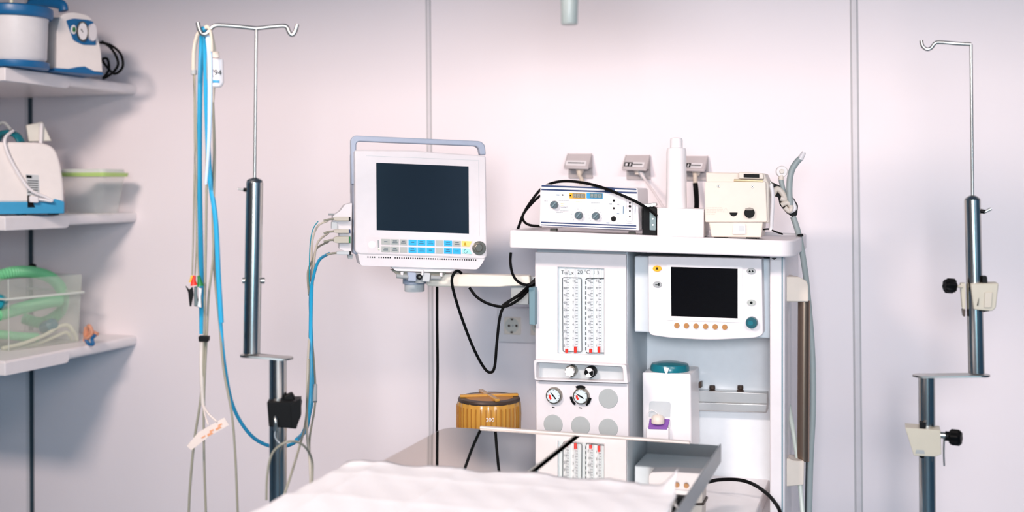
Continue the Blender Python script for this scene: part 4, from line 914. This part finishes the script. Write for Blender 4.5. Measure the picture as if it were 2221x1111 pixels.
# ------------------------------------------------------------------ breathing circuit holder
H_ = Fr(1710, 430, 2.88, 10)
t = thing('tube_holder', 'black and white tube holder hanging by the tray right corner', 'tube holder', H_.p(1710, 470))
M().poly(H_, rnd([(1667, 392), (1690, 402), (1712, 425), (1722, 430), (1731, 446), (1729, 466), (1722, 473), (1706, 462), (1692, 445), (1688, 428), (1672, 424), (1670, 405)], 2), 0, .012).obj('strap', BLACKP, t, bevel=.002)
M().tube([H_.p(1675, 424, .01), H_.p(1685, 410, .015), H_.p(1696, 418, .015), H_.p(1702, 432, .02), H_.p(1693, 430, .02)], .007).obj('white_hook', CREAM, t)
M().tube([H_.p(1695, 445, .02), H_.p(1708, 440, .022), H_.p(1716, 450, .02), H_.p(1712, 458, .02), H_.p(1702, 450, .02)], .006).obj('white_hook', CREAM, t)
M().tube([H_.p(1716, 432, .014), H_.p(1724, 452, .014), H_.p(1712, 460, .014)], .005).obj('white_clip', WHITE2, t)
M().tube([H_.p(1670, 395, .01), H_.p(1676, 404, .012)], .004).obj('buckle', STEELB, t)
tag(M().tube([H_.p(*p) for p in ((1714, 445, .02), (1712, 420, .02), (1713, 390, .02), (1718, 368, .02), (1728, 352, .02), (1736, 344, .02))], .0075, seg=14).obj('grey_hose', GREYH), 'short grey hose rising from the holder toward the white tip', 'hose')
tag(M().tube([H_.p(1735, 346, .02), H_.p(1744, 330, .02)], lambda x: .008-.003*x, seg=14, smooth=False).obj('hose_tip', WHITE2), 'white tapered tip on the end of the grey hose', 'hose tip')
tag(M().tube([H_.p(1702, 427, .006), H_.p(1697, 405, .006), H_.p(1693, 386, .006)], .006, seg=14).obj('grey_hose', GREYH), 'short grey stub hose under the round white valve', 'hose')
t = thing('round_valve', 'round white plastic valve on the short grey stub hose', 'valve', H_.p(1696, 384))
M().disc(H_, 1696, 372, 12.5, .012, .016).obj('valve_body', mat('pearl', (240, 232, 230), .3, alpha=.9), t, bevel=.002); M().disc(H_, 1696, 372, 5, .017, .006).obj('valve_hub', CREAM, t, bevel=.001)
M().tube([H_.p(1695, 380, .006), H_.p(1694, 390, .006)], .007, smooth=False).obj('valve_stem', CREAM, t)
tag(M().tube([H_.p(*p) for p in ((1720, 470, .0), (1730, 500, .0), (1737, 530, -.01), (1745, 580, -.02), (1750, 620, -.03), (1759, 720, -.03), (1763, 800, -.03), (1763, 900, -.03), (1758, 1000, -.03), (1755, 1125, -.03))], .0072, seg=14).obj('grey_hose', GREYH), 'long grey hose running down the right side of the machine', 'hose')
M().tube([H_.p(1730, 512, .008), H_.p(1742, 510, .008)], .0035, smooth=False).obj('hose_strap', BLACKP, am)
tag(M().tube([PY(*p) for p in ((1707, 862, 2.9), (1718, 920, 2.85), (1730, 1000, 2.82), (1735, 1050, 2.8), (1742, 1125, 2.78))], .0055, seg=12).obj('clear_tubing', mat('clear_tubing', (214, 222, 214), .3, alpha=.8)), 'translucent tubing slanting over the lower cream bracket', 'tubing')
tag(M().tube([H_.p(*p) for p in ((1750, 650, -.045), (1755, 740, -.045), (1755, 900, -.045), (1750, 1125, -.045))], .006, seg=12).obj('black_hose', mat('dark_hose', (70, 76, 78), .5)), 'dark hose tucked between bronze tube and long grey hose', 'hose')
# ------------------------------------------------------------------ vaporizer
X_ = Fr(1450, 880, 2.80, 0)
t = thing('vaporizer', 'white vaporizer with teal dial and purple filler on the rail', 'vaporizer', X_.p(1450, 985))
bo = rnd([(1393, 813), (1400, 806), (1490, 809), (1508, 812), (1500, 985), (1395, 985)], [2, 5, 3, 5, 2, 2])
M().poly(X_, rnd([(1393, 808), (1498, 812), (1500, 985), (1395, 985)], 4), 0, .13).obj('vaporizer_body', WHITE2, t, bevel=.004, seg=3)
cd = X_.p(1453, 809, -.05); z_ = ((cd-CAM).dot(Vector((-ST, CT, 0))))/FP; R_ = 42*z_; hz = lambda v: HC+(HY-v)*z_
M().lathe((cd.x, cd.y, 0), [(R_*.96, hz(813)), (R_, hz(808)), (R_, hz(795)), (R_*.93, hz(789)), (R_*.6, hz(786)), (.002, hz(785))], seg=48).obj('dial', TEAL, t)
M().loft([[X_.p(u, v, d) for u, v, d in ((1439, 797, .0), (1451, 798, .0), (1447, 811, .004), (1443, 811, .004))], [X_.p(u, v, d) for u, v, d in ((1439, 797, -.012), (1451, 798, -.012), (1447, 811, -.012), (1443, 811, -.012))]]).obj('dial_pointer', WHITE2, t)
rc = M().poly(X_, rnd([(1408, 870), (1455, 872), (1453, 905), (1407, 905)], [8, 8, 0, 0]), .0012, .0015).obj('filler_recess', LGREY, t)
M().poly(X_, rnd([(1402, 928), (1450, 929), (1450, 985), (1402, 985)], 2), .02, .02).obj('filler_block', WHITE2, t, bevel=.003)
zz = X_.p(1425, 922, .02).z
m = M(); m.prism([X_.p(u, v, d) for u, v, d in ((1409, 908, .002), (1453, 909, .002), (1447, 929, .021), (1406, 928, .021))], (0, 0, -.004)); m.obj('filler_plate', PURPLE, t, bevel=.001)
cc = X_.p(1427, 919, .012)
M().lathe((cc.x, cc.y, cc.z), [(.015, 0), (.016, .002), (.0155, .014), (.012, .019), (.005, .022)]).obj('filler_cap', CREAM, t, bevel=.001)
M().tube([X_.p(1405, 915, .01), X_.p(1404, 898, .01), X_.p(1414, 890, .008), X_.p(1430, 900, .01)], .0008, n=6).obj('cap_leash', WHITE2, t)
M().poly(X_, rnd([(1515, 830), (1521, 828), (1521, 842), (1515, 842)], 1), -.08, .02).obj('locking_lever', BROWN, t)
# ------------------------------------------------------------------ wall outlets
def outlet(du, dv, lab, dark, hose_fn):
    f = Fr(1256+du, 360+dv, WY-.002, 0); U = lambda x, y: (x+du, y+dv)
    t = thing('gas_outlet', lab, 'gas outlet', f.p(*U(1258, 388)), 'gas outlets with sloping covers on the wall')
    M().poly(f, rnd([U(1232, 335), U(1284, 335), U(1285, 387), U(1233, 387)], 2), .004, .004).obj('wall_plate', mat('outlet_grey', (176, 168, 168), .5), t)
    # sloping hood: hinged at the wall on top, open at the bottom
    a0, a1 = f.p(*U(1231, 333), .006), f.p(*U(1284, 333), .006); b0, b1 = f.p(*U(1223, 362), .05), f.p(*U(1276, 364), .05)
    hd = M(); hd.prism([a0, a1, b1, b0], (0, .003, -.006)); hd = hd.obj('hood', mat('hood_grey', (200, 190, 190), .45), t, bevel=.0015)
    m = M(); m.prism([a1, b1, Vector((b1.x, a1.y, b1.z))], (-.003, 0, 0)); m.obj('hood_side', mat('outlet_grey', (176, 168, 168), .5), t); m = M(); m.prism([a0, b0, Vector((b0.x, a0.y, b0.z))], (.003, 0, 0)); m.obj('hood_side', mat('outlet_grey', (176, 168, 168), .5), t)
    def on(s, q, e=.001):
        p = (a0.lerp(a1, s)).lerp(b0.lerp(b1, s), q); nn = (a1-a0).cross(b0-a0).normalized()
        if nn.y > 0: nn = -nn
        return p+nn*e
    lb_ = M(); lb_.prism([on(.04, .55), on(.86, .55), on(.86, .9), on(.04, .9)], (0, .001, 0)); lb_ = lb_.obj('name_label', WHITE2, hd)
    m = M(); s_ = .12 if not dark else .42
    while s_ < .78:
        w_ = .02+random.random()*.03; m.prism([on(s_, .67, .0015), on(s_+w_, .67, .0015), on(s_+w_, .75, .0015), on(s_, .75, .0015)], (0, .0005, 0)); s_ += w_+.012
    m.obj('label_print', INK, hd)
    if dark:
        m = M()
        for s0 in ((.05, .1), (.2, .27), (.33, .4)): m.prism([on(s0[0], .6, .0015), on(s0[1], .6, .0015), on(s0[1], .86, .0015), on(s0[0], .86, .0015)], (0, .0005, 0))
        m.prism([on(.05, .57, .0015), on(.4, .57, .0015), on(.4, .64, .0015), on(.05, .64, .0015)], (0, .0005, 0)); m.prism([on(.05, .83, .0015), on(.4, .83, .0015), on(.4, .88, .0015), on(.05, .88, .0015)], (0, .0005, 0))
        m.obj('label_print', BLACKP, hd)
    M().lathe(f.p(*U(1258, 366), .02), [(.011, 0), (.012, -.004), (.01, -.012), (.007, -.014)], seg=16).obj('coupling', CREAM, t)
    return f, U
f, U = outlet(0, 0, 'grey gas outlet cover, leftmost of three, with beige connector below', 0, None)
tag(M().tube([f.p(1257, 362, .026), f.p(1257, 380, .03), f.p(1261, 388, .03), f.p(1262, 400, .03)], lambda x: .0065+.002*math.sin(x*9), seg=12).obj('gas_connector', mat('connector_beige', (214, 200, 184), .4)), 'beige gas connector plugged into the leftmost wall outlet', 'connector')
f, U = outlet(126, 3, 'grey gas outlet cover, middle of three, with white hose', 1, None)
tag(M().tube([f.p(1384, 368, .02), f.p(1392, 378, .03), f.p(1396, 388, .03)], .007).obj('gas_connector', LGREY), 'grey gas connector plugged into the middle wall outlet', 'connector')
cable([(1390, 376, WY-.06), (1402, 394, WY-.08), (1420, 420, WY-.15), (1440, 452, WY-.2)], .0035, mat('white_hose', (236, 226, 226), .4), 'white_hose', 'thin white hose from the middle outlet down behind the tray', 'hose')
f, U = outlet(252, 5, 'grey gas outlet cover half hidden behind the white bottle', 1, None)
tag(M().tube([f.p(1508, 366, .025), f.p(1508, 384, .03), f.p(1508, 399, .03)], .0065, seg=12).obj('gas_connector', mat('connector_beige', (214, 200, 184), .4)), 'beige gas connector above the black hose of the third outlet', 'connector')
cable([(1508, 398, WY-.032), (1510, 420, WY-.04), (1511, 442, WY-.06), (1510, 470, WY-.08), (1509, 520, WY-.09)], .0075, BLACK, 'black_hose', 'black gas hose under the outlet behind the bottle', 'hose')
# ------------------------------------------------------------------ wall socket panel
f = Fr(1110, 705, WY, 0)
t = thing('socket_panel', 'white wall socket panel with round power socket beside the machine', 'socket', f.p(1130, 742))
M().poly(f, rnd([(1078, 668), (1260, 672), (1260, 748), (1080, 742)], 2), .045, .045).obj('panel_box', WHITE, t, bevel=.003)
def sock(u, v):
    s_ = M().poly(f, rnd([(u-17, v-19), (u+19, v-18), (u+19, v+20), (u-17, v+18)], 1), .049, .006).obj('socket_frame', CREAM, t, bevel=.001)
    M().disc(f, u, v-1, 16, .0495, .003).obj('socket_well', mat('well_grey', (200, 198, 190), .5), s_)
    m = M(); m.disc(f, u-6, v, 2.8, .0502, .002); m.disc(f, u+10, v, 2.8, .0502, .002); m.poly(f, [(u-4, v-16), (u+4, v-16), (u+2, v-12), (u-1, v-12)], .0502, .002); m.poly(f, [(u-3, v+12), (u+3, v+12), (u+2, v+16), (u-3, v+16)], .0502, .002)
    m.obj('socket_holes', BROWN, s_); M().disc(f, u+2, v, 2, .0502, .002).obj('socket_screw', MGREY, s_)
sock(1110, 707); sock(1168, 709)
# ------------------------------------------------------------------ amber canister
C_ = Fr(1040, 900, 2.62, 10); c = C_.p(1040, 880); R_ = 71*C_.px(1040, 880); zt_ = C_.p(1040, 877).z
zbot = .74
t = thing('absorber_canister', 'amber ribbed absorber canister with cross lid behind the table', 'canister', (c.x, c.y+.07, zbot))
m = M(); L_ = []
for s, z in ((.92, zbot), (.97, zbot+.02), (1, zt_-.035), (.985, zt_-.008), (.95, zt_)):
    L_.append([Vector((c.x+math.cos(i*math.pi/60)*R_*s*(1+.012*math.cos(i*math.pi/60*20)), c.y+.07+math.sin(i*math.pi/60)*R_*s*(1+.012*math.cos(i*math.pi/60*20)), z)) for i in range(120)])
m.loft(L_); m.obj('canister_body', AMBER, t)
M().lathe((c.x, c.y+.07, 0), [(R_*.97, zt_-.003), (R_*.98, zt_+.001), (R_*.95, zt_+.005), (R_*.9, zt_+.006)], seg=48).obj('lid_ring', BROWN, t)
M().lathe((c.x, c.y+.07, 0), [(R_*.9, zt_+.004), (R_*.6, zt_+.008), (.002, zt_+.009)], seg=48).obj('lid', AMBD, t)
m = M()
for a_ in (.45, 2.2): 
    d = Vector((math.cos(a_), math.sin(a_), 0)); e = Vector((-d.y, d.x, 0))*.006; o_ = Vector((c.x, c.y+.07, zt_+.006)); m.prism([o_-d*R_*.92-e, o_+d*R_*.92-e, o_+d*R_*.92+e, o_-d*R_*.92+e], (0, 0, .007))
m.obj('lid_cross', AMBER, t, bevel=.002)
m = M()
for i in range(20):
    a_ = math.pi+ (i+.5)*math.pi/20; e = Vector((math.cos(a_), math.sin(a_), 0)); q = Vector((c.x, c.y+.07, 0))+e*R_*1.0; s_ = Vector((-e.y, e.x, 0))*.0012
    m.prism([q-s_+Vector((0, 0, zbot+.02)), q+s_+Vector((0, 0, zbot+.02)), q+s_+Vector((0, 0, zt_-.012)), q-s_+Vector((0, 0, zt_-.012))], e*.0015)
m.obj('rib', AMBD, t)
pz = c+Vector((0, .07, 0)); dr = Vector((.38, -.925, 0)); mm = pz+dr*(R_*1.025); mm.z = C_.p(1024, 912).z; ex_ = Vector((.925, .38, 0))
M().text('200', mm-ex_*.012, ex_, Vector((0, 0, 1)), .0135).obj('volume_mark', WHITE2, t)
# absorber stand so that it rests
M().box(c.x-.09, xL+.03, c.y-.01, c.y+.15, .70, .74).obj('absorber_shelf', LGREY, am, bevel=.004)
# ------------------------------------------------------------------ beige adapter box on the work shelf
Bx = Fr(1507, 1070, 2.52, 0)
t = thing('power_adapter', 'small beige adapter box with barcode under the table corner', 'adapter', Bx.p(1507, (ZW,)))
m = M(); m.prism([Bx.p(1484, (ZW+.006,)), Bx.p(1522, (ZW+.006,)), Bx.p(1524, 1040), Bx.p(1486, 1040)], Bx.n*.06); m.obj('adapter_case', CREAM, t, bevel=.002)
M().poly(Bx, [(1484, 1092), (1526, 1092), (1527, 1096), (1484, 1096)], .003, .06).obj('adapter_base', BROWN, t)
lb_ = M().poly(Bx, [(1503, 1050), (1514, 1049), (1513, 1085), (1502, 1085)], .001, .001).obj('barcode_label', WHITE2, t)
m = M(); v = 1052
while v < 1082: h = .6+random.random()*1.3; m.poly(Bx, [(1504, v), (1512, v), (1512, v+h), (1504, v+h)], .0016, .0004); v += h+.9
m.obj('barcode', INK, lb_)
M().poly(Bx, [(1484, 1052), (1493, 1052), (1493, 1084), (1484, 1088)], .001, .001).obj('blue_sticker', NAVY, t)
cable([(1536, 1046, 2.75), (1560, 1041, 2.75), (1600, 1041, 2.72), (1632, 1050, 2.7), (1662, 1070, 2.62), (1682, 1092, 2.55), (1692, 1112, 2.5), (1702, 1160, 2.45)], .0042, BLACK, 'black_cable', 'black cable arching over the white work shelf at lower right')
# ------------------------------------------------------------------ black cables at the monitor and machine
cable([(1108, 548, 2.72), (1107, 570, 2.72), (1112, 595, 2.7), (1125, 612, 2.68), (1145, 618, 2.68), (1164, 605, 2.75)], .0034, BLACK, 'black_cable', 'black cable dropping from the tray left end behind the arm')
cable([(1123, 498, 2.8), (1135, 465, 2.8), (1152, 437, 2.82), (1172, 412, 2.83), (1195, 398, 2.83), (1225, 393, 2.8), (1262, 396, 2.76), (1300, 405, 2.72), (1340, 420, 2.71), (1380, 438, 2.71), (1408, 455, 2.73), (1424, 468, 2.75)], .0036, BLACK, 'black_cable', 'black cable arching over the striped box to the black device')
cable([(1172, 424, 2.85), (1155, 440, 2.84), (1138, 460, 2.83), (1133, 472, 2.83), (1139, 483, 2.82), (1152, 489, 2.82), (1175, 491, 2.82)], .0034, BLACK, 'black_cable', 'short black loop left of the striped control box')
cable([(948, 622, 2.74), (948, 700, 2.74), (949, 800, 2.74), (948, 900, 2.74), (947, 1000, 2.74), (947, 1130, 2.74), (950, 1500, 2.74)], .0036, BLACK, 'black_cable', 'straight black cable hanging vertically from the arm')
cable([(1001, 593, 2.63), (993, 588, 2.62), (984, 594, 2.61), (980, 612, 2.61), (988, 648, 2.62), (1005, 700, 2.64), (1028, 758, 2.66), (1050, 798, 2.68), (1064, 808, 2.68), (1073, 795, 2.68), (1078, 740, 2.68), (1085, 685, 2.68), (1098, 660, 2.69), (1130, 636, 2.71), (1162, 605, 2.75)], .0036, BLACK, 'black_cable', 'black cable sagging in a deep V loop below the arm')
cable([(1018, 624, 2.68), (1035, 645, 2.68), (1062, 660, 2.68), (1095, 665, 2.68), (1125, 650, 2.7), (1150, 625, 2.73), (1164, 612, 2.76)], .0036, BLACK, 'black_cable', 'black cable hanging in a shallow curve under the arm')
cable([(1090, 663, 2.69), (1110, 650, 2.7), (1140, 634, 2.72), (1164, 616, 2.76)], .0036, BLACK, 'black_cable', 'short thick black cable doubled beside the arm clamp')
